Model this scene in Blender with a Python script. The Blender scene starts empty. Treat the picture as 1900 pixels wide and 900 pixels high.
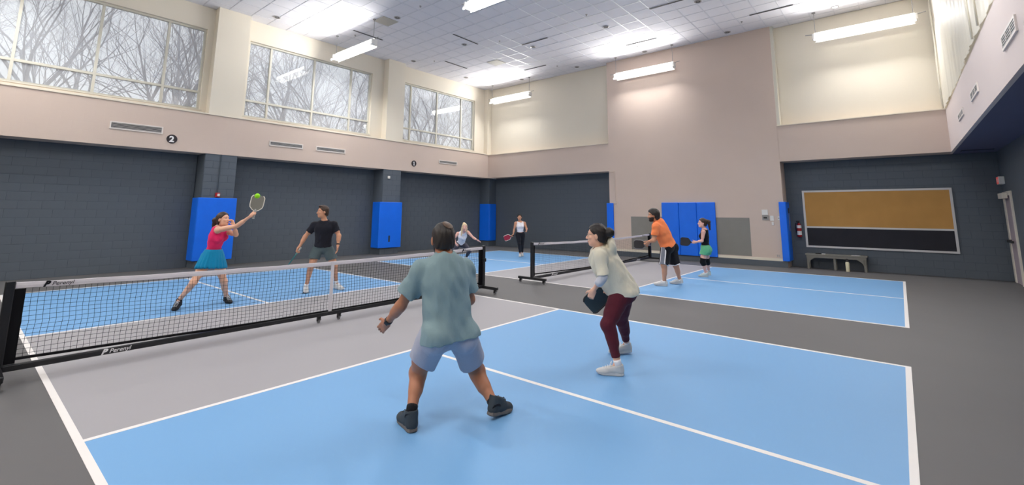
import bpy, math, random
import numpy as np
from mathutils import Matrix, Vector

# ------------------------------------------------------------------ camera, sky, exposure
C = bpy.context.scene.collection
SC = bpy.context.scene
CAM = Vector((6.757, -3.789, 1.640))
YAW, PITCH, ROLL, FPX, CX, CY = 2.26238, 0.14928, 0.0063, 852.57, 956.39, 265.51
_f = Vector((math.cos(PITCH)*math.cos(YAW), math.cos(PITCH)*math.sin(YAW), math.sin(PITCH)))
_r = _f.cross(Vector((0, 0, 1))).normalized(); _u = _r.cross(_f)
_r2 = _r*math.cos(ROLL)+_u*math.sin(ROLL); _u2 = _u*math.cos(ROLL)-_r*math.sin(ROLL)
cd = bpy.data.cameras.new('camera'); cam = bpy.data.objects.new('camera', cd); C.objects.link(cam)
cam.matrix_world = Matrix(((_r2.x, _u2.x, -_f.x, CAM.x), (_r2.y, _u2.y, -_f.y, CAM.y), (_r2.z, _u2.z, -_f.z, CAM.z), (0, 0, 0, 1)))
cd.sensor_width = 36; cd.lens = FPX/1900*36
cd.shift_x = (950-CX)/1900; cd.shift_y = (CY-450)/1900; cd.clip_start = 0.02
SC.camera = cam

world = bpy.data.worlds.new('overcast_sky'); SC.world = world; world.use_nodes = True
WN = world.node_tree.nodes; WL = world.node_tree.links
WN['Background'].inputs[0].default_value = (0.90, 0.905, 0.93, 1)
WN['Background'].inputs[1].default_value = 1.25
SC.view_settings.view_transform = 'Standard'; SC.view_settings.look = 'None'
SC.view_settings.exposure = 0.15; SC.view_settings.gamma = 1.0
SC.cycles.use_denoising = True
SC.cycles.max_bounces = 8; SC.cycles.diffuse_bounces = 5; SC.cycles.transparent_max_bounces = 12
SC.cycles.sample_clamp_indirect = 8.0
LAMP = 3.2           # radiance of the fluorescent lenses
LAMP_UP, LAMP_DOWN = 80.0, 92.0     # watts thrown sideways and up, and down
random.seed(7); RNG = np.random.default_rng(3)
PI = math.pi

# ------------------------------------------------------------------ materials
def lin(c):
    c = c/255.0
    return c/12.92 if c <= 0.04045 else ((c+0.055)/1.055)**2.4
def col(rgb): return (lin(rgb[0]), lin(rgb[1]), lin(rgb[2]), 1)
def mat(name, rgb, rough=0.6, spec=0.3, noise=None, bump=None, metal=0.0, emit=None, block=None, sheen=0.0, streak=None):
    m = bpy.data.materials.new(name); m.use_nodes = True
    n = m.node_tree.nodes; l = m.node_tree.links; b = n['Principled BSDF']
    b.inputs['Base Color'].default_value = col(rgb); b.inputs['Roughness'].default_value = rough
    b.inputs['Specular IOR Level'].default_value = spec; b.inputs['Metallic'].default_value = metal
    if sheen: b.inputs['Sheen Weight'].default_value = sheen
    if emit:
        b.inputs['Emission Color'].default_value = (emit[0], emit[1], emit[2], 1); b.inputs['Emission Strength'].default_value = emit[3]
    tc = n.new('ShaderNodeTexCoord')
    vec = tc.outputs['Object']
    if streak:
        mp = n.new('ShaderNodeMapping'); mp.inputs['Scale'].default_value = streak
        l.new(vec, mp.inputs['Vector']); vec = mp.outputs['Vector']
    if noise:
        t = n.new('ShaderNodeTexNoise'); t.inputs['Scale'].default_value = noise[0]; t.inputs['Detail'].default_value = 5
        l.new(vec, t.inputs['Vector'])
        r = n.new('ShaderNodeMix'); r.data_type = 'RGBA'
        a = noise[1]; c = col(rgb)
        r.inputs[6].default_value = (c[0]*(1-a), c[1]*(1-a), c[2]*(1-a), 1); r.inputs[7].default_value = (min(1, c[0]*(1+a)), min(1, c[1]*(1+a)), min(1, c[2]*(1+a)), 1)
        l.new(t.outputs['Fac'], r.inputs[0]); l.new(r.outputs[2], b.inputs['Base Color'])
    if bump:
        t2 = n.new('ShaderNodeTexNoise'); t2.inputs['Scale'].default_value = bump[0]; t2.inputs['Detail'].default_value = 4
        l.new(vec, t2.inputs['Vector'])
        bp = n.new('ShaderNodeBump'); bp.inputs['Strength'].default_value = bump[1]; bp.inputs['Distance'].default_value = bump[2]
        l.new(t2.outputs['Fac'], bp.inputs['Height']); l.new(bp.outputs['Normal'], b.inputs['Normal'])
    if block:      # fine relief of painted masonry joints; block = axis running along the wall
        sp = n.new('ShaderNodeSeparateXYZ'); cb = n.new('ShaderNodeCombineXYZ'); l.new(tc.outputs['Object'], sp.inputs[0])
        l.new(sp.outputs[block], cb.inputs[0]); l.new(sp.outputs['Z'], cb.inputs[1])
        bk = n.new('ShaderNodeTexBrick'); bk.inputs['Scale'].default_value = 1; bk.inputs['Brick Width'].default_value = 0.4
        bk.inputs['Row Height'].default_value = 0.2; bk.inputs['Mortar Size'].default_value = 0.006; bk.inputs['Mortar Smooth'].default_value = 0.5
        l.new(cb.outputs[0], bk.inputs['Vector'])
        bp = n.new('ShaderNodeBump'); bp.invert = True; bp.inputs['Strength'].default_value = 0.16; bp.inputs['Distance'].default_value = 0.003
        l.new(bk.outputs['Fac'], bp.inputs['Height']); l.new(bp.outputs['Normal'], b.inputs['Normal'])
    return m

M = {}
def D(key, *a, **k): M[key] = mat(key, *a, **k)
D('floor_charcoal', (97, 96, 97), 0.62, 0.35, noise=(1.3, 0.06), bump=(160, 0.12, 0.002))
D('court_blue', (114, 163, 210), 0.55, 0.4, noise=(0.9, 0.025), bump=(180, 0.1, 0.002))
D('court_grey', (158, 156, 160), 0.58, 0.35, noise=(1.1, 0.03), bump=(180, 0.1, 0.002))
D('line_white', (232, 228, 226), 0.5, 0.3, noise=(6, 0.02))
D('wall_dark', (90, 98, 107), 0.55, 0.3, noise=(2.2, 0.08), bump=(60, 0.15, 0.002))
D('joint_dark', (82, 90, 99), 0.8, 0.1)
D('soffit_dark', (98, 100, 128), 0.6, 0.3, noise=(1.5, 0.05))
D('pink_x', (209, 191, 179), 0.7, 0.2, noise=(0.8, 0.05), block='Y')
D('pink_y', (209, 191, 179), 0.7, 0.2, noise=(0.8, 0.05), block='X')
D('pink_side', (222, 208, 204), 0.7, 0.2, noise=(0.8, 0.03))
D('cream_x', (231, 223, 207), 0.7, 0.2, noise=(0.7, 0.03), block='Y')
D('cream_y', (231, 223, 207), 0.7, 0.2, noise=(0.7, 0.03), block='X')
D('frame_cream', (216, 213, 200), 0.45, 0.4)
D('tile_white', (240, 238, 242), 0.85, 0.1, noise=(3, 0.02), bump=(90, 0.3, 0.003))
D('grid_white', (226, 225, 231), 0.5, 0.3)
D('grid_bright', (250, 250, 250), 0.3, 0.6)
D('vent_beige', (196, 190, 178), 0.6, 0.3, noise=(4, 0.05))
D('slot_dark', (52, 50, 54), 0.6, 0.3)
D('can_dark', (70, 68, 70), 0.35, 0.6, metal=0.4)
D('can_trim', (176, 172, 172), 0.3, 0.6, metal=0.3)
D('grille_white', (226, 218, 212), 0.5, 0.4)
D('grille_slat', (160, 158, 156), 0.5, 0.4)
D('pad_blue', (6, 110, 238), 0.42, 0.45, noise=(2.5, 0.08), bump=(5, 0.25, 0.02))
D('pad_blue_dark', (6, 52, 150), 0.45, 0.4)
D('cork', (190, 144, 84), 0.85, 0.15, noise=(2.2, 0.14), bump=(120, 0.3, 0.002))
D('chalk', (34, 34, 42), 0.6, 0.3, noise=(3, 0.25))
D('alu', (206, 204, 204), 0.4, 0.5, metal=0.15)
D('black_metal', (24, 24, 27), 0.38, 0.5, noise=(8, 0.2))
D('black_net', (22, 22, 25), 0.8, 0.1)
D('strap_white', (216, 212, 218), 0.7, 0.2, bump=(40, 0.2, 0.004))
D('logo_white', (225, 225, 228), 0.6, 0.2)
D('logo_black', (22, 22, 28), 0.6, 0.2)
D('rubber', (38, 38, 40), 0.7, 0.2)
D('wheel_grey', (120, 120, 124), 0.5, 0.3)
D('bench_grey', (126, 124, 118), 0.7, 0.2, noise=(9, 0.06))
D('bottle_cream', (226, 220, 190), 0.45, 0.4)
D('bottle_cap', (70, 68, 66), 0.4, 0.4)
D('paper', (236, 236, 236), 0.7, 0.2)
D('black_plastic', (26, 26, 28), 0.45, 0.4)
D('red_paint', (170, 22, 30), 0.35, 0.5)
D('red_sign', (196, 70, 72), 0.4, 0.4, emit=(0.9, 0.12, 0.1, 0.25))
D('white_plastic', (226, 224, 220), 0.4, 0.4)
D('grey_plastic', (150, 148, 146), 0.5, 0.4)
D('panel_grey', (138, 136, 131), 0.8, 0.15, noise=(5, 0.06), block='X')
D('door_cream', (226, 220, 206), 0.45, 0.4)
D('door_leaf', (170, 158, 166), 0.45, 0.4)
D('sign_dark', (42, 36, 42), 0.5, 0.4)
D('conduit', (206, 190, 178), 0.5, 0.3)
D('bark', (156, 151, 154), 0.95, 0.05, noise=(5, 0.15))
D('bark_hazed', (182, 180, 184), 0.95, 0.05)  # paler than the near bark: distance haze painted into the colour
D('ground_outside', (120, 112, 100), 0.95, 0.05, noise=(0.4, 0.2))
D('ball', (150, 226, 20), 0.5, 0.4)
D('lens', (250, 250, 250), 0.4, 0.3, emit=(1.0, 0.985, 0.96, LAMP))
D('hood_white', (236, 234, 230), 0.5, 0.3)
D('lens_side', (250, 250, 250), 0.4, 0.3, emit=(1.0, 0.985, 0.96, LAMP*0.9))
D('lit_can', (250, 250, 250), 0.4, 0.3, emit=(1.0, 0.97, 0.9, 4.0))

def glass_mat(name, tint, haze, rough=0.0, dust=(0.75, 0.77, 0.8, 1)):
    m = bpy.data.materials.new(name); m.use_nodes = True; n = m.node_tree.nodes; l = m.node_tree.links
    for x in list(n):
        if x.type != 'OUTPUT_MATERIAL': n.remove(x)
    out = n['Material Output']
    tr = n.new('ShaderNodeBsdfTransparent'); tr.inputs[0].default_value = tint
    df = n.new('ShaderNodeBsdfDiffuse'); df.inputs[0].default_value = dust
    gl = n.new('ShaderNodeBsdfGlossy'); gl.inputs[0].default_value = (1, 1, 1, 1); gl.inputs['Roughness'].default_value = rough
    fr = n.new('ShaderNodeFresnel'); ge = n.new('ShaderNodeNewGeometry'); mr = n.new('ShaderNodeMapRange'); mr.inputs['To Min'].default_value = 1.55; mr.inputs['To Max'].default_value = 1/1.55
    l.new(ge.outputs['Backfacing'], mr.inputs['Value']); l.new(mr.outputs[0], fr.inputs[0])   # same reflectance on both sides of the thin sheet
    m1 = n.new('ShaderNodeMixShader'); m1.inputs[0].default_value = haze
    m2 = n.new('ShaderNodeMixShader')
    l.new(tr.outputs[0], m1.inputs[1]); l.new(df.outputs[0], m1.inputs[2])
    l.new(fr.outputs[0], m2.inputs[0]); l.new(m1.outputs[0], m2.inputs[1]); l.new(gl.outputs[0], m2.inputs[2])
    if name == 'netting': l.remove(m2.inputs[0].links[0]); m2.inputs[0].default_value = 0.06      # woven, no mirror at glancing angles
    l.new(m2.outputs[0], out.inputs[0]); M[name] = m
glass_mat('window_glass', (0.92, 0.94, 0.95, 1), 0.28, 0.02)
glass_mat('netting', (1, 1, 0.97, 1), 0.72, 0.4, (0.82, 0.78, 0.68, 1))
D('netting_fold', (236, 230, 214), 0.6, 0.3)

# ------------------------------------------------------------------ mesh helpers
ORG = {}
class MB:
    def __init__(s): s.v = []; s.f = []; s.mi = []
    def add(s, v, f, mi=0):
        o = len(s.v); s.v += [tuple(x) for x in v]; s.f += [tuple(o+i for i in q) for q in f]; s.mi += [mi]*len(f); return s
    def box(s, lo, hi, mi=0):
        x0, y0, z0 = lo; x1, y1, z1 = hi
        return s.add([(x0,y0,z0),(x1,y0,z0),(x1,y1,z0),(x0,y1,z0),(x0,y0,z1),(x1,y0,z1),(x1,y1,z1),(x0,y1,z1)],
                     [(0,3,2,1),(4,5,6,7),(0,1,5,4),(1,2,6,5),(2,3,7,6),(3,0,4,7)], mi)
    def bbox(s, lo, hi, b=0.01, mi=0):       # box with chamfered edges
        lo = list(lo); hi = list(hi); v = []
        for k in range(3):
            for sx in (0, 1):
                for sy in (0, 1):
                    for sz in (0, 1):
                        p = [hi[0] if sx else lo[0], hi[1] if sy else lo[1], hi[2] if sz else lo[2]]
                        for j in range(3):
                            if j != k: p[j] += -b if (sx, sy, sz)[j] else b
                        v.append(p)
        idx = lambda k, a: k*8+a[0]*4+a[1]*2+a[2]
        f = []
        for k in range(3):
            i, j = [a for a in range(3) if a != k]
            for sgn in (0, 1):
                q = []
                for (a, c) in ((0,0),(1,0),(1,1),(0,1)):
                    t = [0,0,0]; t[k] = sgn; t[i] = a; t[j] = c; q.append(idx(k, t))
                f.append(tuple(q))
        for k in range(3):                    # edges along axis k
            i, j = [a for a in range(3) if a != k]
            for a in (0, 1):
                for c in (0, 1):
                    t0 = [0,0,0]; t0[i] = a; t0[j] = c; t1 = t0[:]; t1[k] = 1
                    f.append((idx(i, t0), idx(i, t1), idx(j, t1), idx(j, t0)))
        for sx in (0, 1):
            for sy in (0, 1):
                for sz in (0, 1): f.append(tuple(idx(k, (sx, sy, sz)) for k in range(3)))
        return s.add(v, f, mi)
    def tube(s, pts, rad, n=6, mi=0, cap=True):
        pts = [Vector(p) for p in pts]; rings = []; v = []; f = []
        if not hasattr(rad, '__len__'): rad = [rad]*len(pts)
        ref = None
        for i, p in enumerate(pts):
            t = (pts[min(i+1, len(pts)-1)]-pts[max(i-1, 0)]).normalized()
            if ref is None: ref = t.orthogonal().normalized()
            a = (ref-t*ref.dot(t)).normalized(); b = t.cross(a); ref = a
            for k in range(n):
                an = 2*PI*k/n; v.append(p+(a*math.cos(an)+b*math.sin(an))*rad[i])
        for i in range(len(pts)-1):
            for k in range(n): f.append((i*n+k, i*n+(k+1)%n, (i+1)*n+(k+1)%n, (i+1)*n+k))
        if cap: f.append(tuple(range(n-1, -1, -1))); f.append(tuple((len(pts)-1)*n+k for k in range(n)))
        return s.add(v, f, mi)
    def lathe(s, prof, n=16, c=(0,0,0), mi=0):    # prof: list of (r, z)
        v = []; f = []
        for r, z in prof:
            for k in range(n): v.append((c[0]+r*math.cos(2*PI*k/n), c[1]+r*math.sin(2*PI*k/n), c[2]+z))
        for i in range(len(prof)-1):
            for k in range(n): f.append((i*n+k, i*n+(k+1)%n, (i+1)*n+(k+1)%n, (i+1)*n+k))
        f.append(tuple(range(n-1, -1, -1))); f.append(tuple((len(prof)-1)*n+k for k in range(n)))
        return s.add(v, f, mi)
    def prism(s, outline, o, u, w, d, mi=0):      # outline (a,b) -> o+u*a+w*b, extruded by vector d
        o, u, w, d = Vector(o), Vector(u), Vector(w), Vector(d); n = len(outline)
        v = [o+u*a+w*b for a, b in outline]; v += [p+d for p in v]
        f = [tuple(range(n-1, -1, -1)), tuple(range(n, 2*n))]+[(k, (k+1)%n, n+(k+1)%n, n+k) for k in range(n)]
        return s.add(v, f, mi)
    def ball(s, c, r, nu=12, nv=8, mi=0, sc=(1,1,1)):
        prof = [(r*math.sin(PI*i/nv), -r*math.cos(PI*i/nv)) for i in range(nv+1)]
        v = []; f = []
        for rr, z in prof:
            for k in range(nu): v.append((c[0]+sc[0]*rr*math.cos(2*PI*k/nu), c[1]+sc[1]*rr*math.sin(2*PI*k/nu), c[2]+sc[2]*z))
        for i in range(nv):
            for k in range(nu): f.append((i*nu+k, i*nu+(k+1)%nu, (i+1)*nu+(k+1)%nu, (i+1)*nu+k))
        return s.add(v, f, mi)
def mesh_of(name, mb, mats, smooth=False):
    me = bpy.data.meshes.new(name); me.from_pydata(mb.v, [], mb.f)
    for m in mats: me.materials.append(M[m] if isinstance(m, str) else m)
    if any(mb.mi): me.polygons.foreach_set('material_index', mb.mi)
    if smooth: me.polygons.foreach_set('use_smooth', [True]*len(mb.f))
    me.validate(); me.update(); return me
def obj(name, mb, mats, parent=None, smooth=False, recalc=True):
    if not isinstance(mats, (list, tuple)): mats = [mats]
    o0 = ORG.get(parent.name, Vector()) if parent else Vector()
    if o0.length: mb.v = [(x-o0.x, y-o0.y, z-o0.z) for x, y, z in mb.v]
    me = mesh_of(name, mb, mats, smooth)
    if recalc:
        import bmesh
        bm = bmesh.new(); bm.from_mesh(me); bmesh.ops.recalc_face_normals(bm, faces=bm.faces); bm.to_mesh(me); bm.free()
    o = bpy.data.objects.new(name, me); C.objects.link(o)
    if parent: o.parent = parent
    ORG[o.name] = o0
    return o
def link_mesh(name, me, parent=None, M4=None):
    o = bpy.data.objects.new(name, me); C.objects.link(o)
    o0 = ORG.get(parent.name, Vector()) if parent else Vector()
    if parent: o.parent = parent
    if M4 is not None: o.matrix_basis = Matrix.Translation(-o0) @ M4
    ORG[o.name] = o0
    return o
def thing(name, label, cat, loc=(0,0,0), group=None):
    o = bpy.data.objects.new(name, None); C.objects.link(o); o.location = loc; o.empty_display_size = 0.1
    ORG[o.name] = Vector(loc); tag(o, label, cat, group); return o
def tag(o, label, cat, group=None):
    o['label'] = label; o['category'] = cat
    if group: o['group'] = group
    return o
def struct(o, label=None, cat=None):
    o['kind'] = 'structure'
    if label: o['label'] = label
    if cat: o['category'] = cat
    return o
def copy_tree(o, parent=None):
    c = o.copy(); C.objects.link(c)
    if parent: c.parent = parent
    for ch in list(o.children): copy_tree(ch, c)
    return c
def quick(name, lo, hi, m, parent=None, b=0): 
    mb = MB(); mb.bbox(lo, hi, b) if b else mb.box(lo, hi); return obj(name, mb, m, parent)
def text_obj(name, body, size, mtx, m, parent, shear=0.0, extrude=0.001, bold=0.0):
    cu = bpy.data.curves.new(name, 'FONT'); cu.body = body; cu.size = size; cu.shear = shear; cu.extrude = extrude; cu.offset = bold
    cu.align_x = 'LEFT'; cu.resolution_u = 3; cu.materials.append(M[m])
    tmp = bpy.data.objects.new(name, cu); C.objects.link(tmp); bpy.context.view_layer.update()
    me = bpy.data.meshes.new_from_object(tmp.evaluated_get(bpy.context.evaluated_depsgraph_get())); bpy.data.objects.remove(tmp)
    o = bpy.data.objects.new(name, me); C.objects.link(o)
    o0 = ORG.get(parent.name, Vector()); o.parent = parent; o.matrix_basis = Matrix.Translation(-o0) @ mtx
    return o
def frame4(o, x, y, z):
    return Matrix(((x[0], y[0], z[0], o[0]), (x[1], y[1], z[1], o[1]), (x[2], y[2], z[2], o[2]), (0, 0, 0, 1)))

# ------------------------------------------------------------------ room shell
XL, XLF, YB, YBF, XR, XRF, YF, ZS, ZB, ZC = -9.3, -8.66, 13.37, 12.72, 8.85, 7.95, -12.6, 3.28, 4.43, 7.78
struct(quick('floor', (-9.6, YF-0.3, -0.2), (9.2, 13.7, 0.0), 'floor_charcoal'), 'charcoal grey gym floor around the courts', 'floor')

BLOCKS = {}
def block_mesh(w, h, axis, m):
    k = (round(w, 3), round(h, 3), axis, m)
    if k not in BLOCKS:
        mb = MB(); d = 0.005; b = 0.002
        lo = (0, 0, 0); hi = (w, d, h) if axis == 'X' else (d, w, h)
        mb.bbox(lo, hi, b); me = mesh_of('cinder_block', mb, [m])
        import bmesh
        bm = bmesh.new(); bm.from_mesh(me); bmesh.ops.recalc_face_normals(bm, faces=bm.faces); bm.to_mesh(me); bm.free()
        BLOCKS[k] = me
    return BLOCKS[k]
def block_wall(name, axis, at, a0, a1, z0, z1, face, label, cat='wall'):
    """painted masonry: backing with the joint colour, each block proud of it. face=+1/-1 direction the blocks face"""
    t = 0.2; mb = MB()
    if axis == 'Y': mb.box((min(at, at-face*t), a0, z0), (max(at, at-face*t), a1, z1))
    else: mb.box((a0, min(at, at-face*t), z0), (a1, max(at, at-face*t), z1))
    w = struct(obj(name, mb, 'joint_dark'), label, cat)
    bw, bh, g = 0.406, 0.205, 0.004
    rows = int(round((z1-z0)/bh)); bh = (z1-z0)/rows
    for r in range(rows):
        x = a0-(bw/2 if r % 2 else 0)
        while x < a1-0.02:
            s0, s1 = max(x, a0), min(x+bw, a1)
            if s1-s0 > 0.06:
                me = block_mesh(s1-s0-g, bh-g, 'Y' if axis == 'Y' else 'X', 'wall_dark')
                off = 0.0 if face > 0 else -0.005
                L = (at+off, s0+g/2, z0+r*bh+g/2) if axis == 'Y' else (s0+g/2, at+off, z0+r*bh+g/2)
                o = bpy.data.objects.new('cinder_block', me); C.objects.link(o); o.parent = w; o.location = L
            x += bw
    return w
block_wall('wall_left', 'Y', XL, -4.47, 0.68, 0, ZS, 1, 'dark grey block wall left of the first padded column')
block_wall('wall_left_middle', 'Y', XL, 1.56, 6.75, 0, ZS, 1, 'dark grey block wall between the two padded columns')
block_wall('wall_left_far', 'Y', XL, 7.6, YB, 0, ZS, 1, 'dark grey block wall between second column and the corner')
block_wall('wall_back_left', 'X', YB, XL, -2.05, 0, ZS, -1, 'dark grey block wall at the back behind the far net')
block_wall('wall_back_right', 'X', YB, 3.9, XR, 0, ZS, -1, 'dark grey block wall behind the cork board')
struct(quick('wall_left_near', (XL-0.2, YF, 0), (XL, -5.3, ZS), 'wall_dark'))
struct(quick('wall_right', (XR, YF, 0), (XR+0.2, YB, ZS), 'wall_dark'), 'dark grey right hand wall with the door', 'wall')
mb = MB(); mb.box((-9.5, YF-0.2, 0), (9.05, YF, ZS)); struct(obj('wall_front', mb, 'wall_dark'))
mb = MB(); mb.box((-9.5, YF-0.2, ZS), (9.05, YF, ZC)); struct(obj('wall_front_upper', mb, 'cream_y'))
# columns of the left wall
def column(y0, y1, label):
    w = quick('column', (XL-0.1, y0, 0), (XLF-0.02, y1, ZS), 'joint_dark')
    struct(w, label, 'column')
    bh = ZS/16; g = 0.008
    for r in range(16):
        cuts = [y0, (y0+y1)/2, y1] if r % 2 else [y0, y0+(y1-y0)*0.25, y0+(y1-y0)*0.75, y1]
        for a, b in zip(cuts[:-1], cuts[1:]):
            o = bpy.data.objects.new('cinder_block', block_mesh(b-a-g, bh-g, 'Y', 'wall_dark')); C.objects.link(o); o.parent = w
            o.location = (XLF-0.02, a+g/2, r*bh+g/2)
    mb = MB(); mb.box((XL, y0-0.006, 0), (XLF-0.03, y0, ZS)); obj('side_face', mb, 'wall_dark', w)
    mb = MB(); mb.box((XL, y1, 0), (XLF-0.03, y1+0.006, ZS)); obj('side_face', mb, 'wall_dark', w)
column(-5.3, -4.47, 'dark grey block column out of frame at the left')
column(0.70, 1.54, 'dark grey block column with the large blue pad behind the player in pink')
column(6.76, 7.59, 'dark grey block column with a narrow blue pad and a small white box')
cc = struct(quick('column', (XL, 12.86, 0), (-8.68, YB, ZS), 'wall_dark'), 'dark grey column in the far corner with a wrapped blue pad', 'column')
# pink bands
struct(quick('trim_1', (XL-0.1, YF, ZS), (XLF, 12.9, ZB), 'pink_x'), 'pinkish beige bulkhead band below the windows', 'bulkhead')
struct(quick('trim_2', (XLF, YBF, ZS), (-2.05, YB+0.2, 4.40), 'pink_y'), 'pinkish beige bulkhead band on the back wall at left', 'bulkhead')
struct(quick('trim_3', (3.97, YBF, ZS+0.001), (XRF+0.05, YB+0.2, 4.42), 'pink_y'), 'pinkish beige bulkhead band over the cork board', 'bulkhead')
mb = MB(); mb.box((XRF, YF, ZS), (XRF+0.06, YB, 4.40)); mb.box((XRF+0.06, YF, 4.36), (XR+0.1, YB, 4.40))
struct(obj('trim_4', mb, 'pink_side'), 'pale bulkhead running along the right side', 'bulkhead')
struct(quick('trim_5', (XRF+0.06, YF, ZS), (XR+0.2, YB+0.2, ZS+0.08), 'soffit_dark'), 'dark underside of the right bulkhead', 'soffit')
# thin caps along the top edges of the bands
struct(quick('trim_6', (XLF-0.02, YF, ZB), (XLF+0.025, 12.74, ZB+0.035), 'cream_x'), 'cream sill edge along the left band', 'trim')
struct(quick('trim_7', (XLF, YBF-0.02, 4.40), (-2.05, YBF+0.03, 4.43), 'cream_y'), 'cream sill edge on the back band', 'trim')
struct(quick('trim_8', (3.97, YBF-0.02, 4.42), (XRF, YBF+0.03, 4.445), 'cream_y'), 'cream sill edge above the cork board bay', 'trim')
# proud centre part of the back wall
struct(quick('wall_back', (-2.05, YBF, 0), (3.975, YB+0.2, ZC), 'pink_y'), 'tall pinkish beige projecting back wall', 'wall')
struct(quick('baseboard_back', (-2.06, YBF-0.012, 0.002), (3.98, YBF, 0.19), 'wall_dark'), 'dark painted base strip of the projecting wall', 'baseboard')
struct(quick('trim_9', (-1.95, YBF-0.016, 0.19), (3.85, YBF, 0.27), 'cream_y'), 'cream strip above the dark base', 'trim')
struct(quick('trim_10', (-1.16, YBF-0.006, 0.29), (2.98, YBF, 1.505), 'panel_grey'), 'grey painted patch of block wall behind the three blue pads', 'wall panel')
struct(quick('trim_11', (3.975, YBF+0.02, 4.43), (4.06, YBF+0.27, ZC), 'frame_cream'), 'cream corner strip right of the projecting wall', 'trim')
# cream upper walls
struct(quick('wall_back_upper_left', (XL, 13.0, 4.35), (-2.0, YB+0.2, ZC), 'cream_y'), 'cream upper back wall at left', 'wall')
struct(quick('wall_back_upper_right', (3.95, 13.0, 4.35), (9.0, YB+0.2, ZC), 'cream_y'), 'cream upper back wall over the cork board bay', 'wall')
struct(quick('wall_right_upper', (8.1, YF, 4.40), (8.3, YB, ZC), 'cream_x'), 'cream upper right wall behind the netting', 'wall')
struct(quick('column_upper', (XL, 12.72, 4.40), (-8.72, 13.2, ZC), 'cream_x'), 'cream upper column in the far corner', 'column')
struct(quick('column_upper', (XL, 0.66, ZB), (XLF, 1.555, ZC), 'cream_x'), 'cream upper column between first and second window', 'column')
struct(quick('column_upper', (XL, 6.77, ZB), (XLF, 7.59, ZC), 'cream_x'), 'cream upper column between second and third window', 'column')
struct(quick('column_upper', (XL, -5.36, ZB), (XLF, -4.46, ZC), 'cream_x'), 'cream upper column out of frame at the left', 'column')
# window wall with openings
WINS = [(-3.85, 0.50, (-3.33, -1.87, -0.42)), (1.70, 6.24, (2.42, 3.93, 5.39)), (7.62, 12.05, (8.24, 9.72, 11.23)), (-10.2, -5.5, (-9.5, -8.0, -6.4))]
WZ0, WZ1, WZT = 4.60, 7.09, 5.14
mb = MB(); X0, X1 = -9.25, -8.97
ys = [YF]+sorted([v for w in WINS for v in (w[0], w[1])])+[13.1]
mb.box((X0, YF, ZB), (X1, 13.1, WZ0)); mb.box((X0, YF, WZ1), (X1, 13.1, ZC))
for i in range(0, len(ys), 2): mb.box((X0, ys[i], WZ0), (X1, ys[i+1], WZ1))
struct(obj('wall_left_upper', mb, 'cream_x'), 'cream upper wall around the three large windows', 'wall')
def window(i, y0, y1, ms, label):
    fx0, fx1 = -9.16, -9.07; mb = MB(); t = 0.05
    mb.box((fx0, y0, WZ0), (fx1, y0+t, WZ1)); mb.box((fx0, y1-t, WZ0), (fx1, y1, WZ1))
    mb.box((fx0, y0+t, WZ0), (fx1, y1-t, WZ0+t)); mb.box((fx0, y0+t, WZ1-t), (fx1, y1-t, WZ1))
    w = struct(obj('window_%d' % i, mb, 'frame_cream'), label, 'window')
    edges = [y0+t]+list(ms)+[y1-t]; hm = 0.028
    for m in ms: quick('mullion', (fx0, m-hm, WZ0+t), (fx1, m+hm, WZ1-t), 'frame_cream', w)
    for k in range(len(edges)-1):
        a = edges[k]+(hm if k else 0); b = edges[k+1]-(hm if k < len(edges)-2 else 0)
        quick('transom', (fx0+0.004, a, WZT-0.03), (fx1-0.004, b, WZT+0.03), 'frame_cream', w)
        for z0, z1 in ((WZ0+t, WZT-0.03), (WZT+0.03, WZ1-t)):
            quick('pane', (-9.13, a, z0), (-9.124, b, z1), 'window_glass', w)
    mb = MB(); mb.box((-9.07, y0-0.05, WZ0-0.03), (-8.955, y1+0.05, WZ0)); obj('sill', mb, 'frame_cream', w)
window(1, *WINS[0], 'large window at the left with bare trees outside, nearest to the camera')
window(2, *WINS[1], 'middle window between the two cream columns')
window(3, *WINS[2], 'farthest window beside the back corner')
window(4, *WINS[3], 'window out of frame at the far left')

# ------------------------------------------------------------------ ceiling: T-bar grid and tiles
TP, TX0, TY0 = 0.616, -5.945, 8.925
gx = [TX0+TP*k for k in range(-6, 24) if XL+0.1 < TX0+TP*k < 8.1]
gy = [TY0+TP*k for k in range(-35, 8) if YF < TY0+TP*k < 13.0]
mb = MB(); mb.box((-9.4, YF-0.2, ZC+0.06), (9.1, 13.6, ZC+0.26))
ceil = struct(obj('ceiling', mb, 'tile_white'), 'white suspended tile ceiling', 'ceiling')
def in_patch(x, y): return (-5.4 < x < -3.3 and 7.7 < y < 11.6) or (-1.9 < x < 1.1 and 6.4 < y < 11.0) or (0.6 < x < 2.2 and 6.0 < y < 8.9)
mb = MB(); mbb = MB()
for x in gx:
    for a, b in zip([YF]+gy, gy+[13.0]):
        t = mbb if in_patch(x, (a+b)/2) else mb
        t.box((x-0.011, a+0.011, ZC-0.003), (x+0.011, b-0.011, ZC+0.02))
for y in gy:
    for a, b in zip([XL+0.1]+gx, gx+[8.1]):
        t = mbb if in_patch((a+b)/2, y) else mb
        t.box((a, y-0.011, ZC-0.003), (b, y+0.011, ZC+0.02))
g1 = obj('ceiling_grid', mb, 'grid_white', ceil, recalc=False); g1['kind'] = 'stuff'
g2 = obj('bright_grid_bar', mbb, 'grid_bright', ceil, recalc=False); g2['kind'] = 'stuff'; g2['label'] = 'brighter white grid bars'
tiles = []
xs = [XL+0.1]+gx+[8.1]; ysg = [YF]+gy+[13.0]
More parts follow.
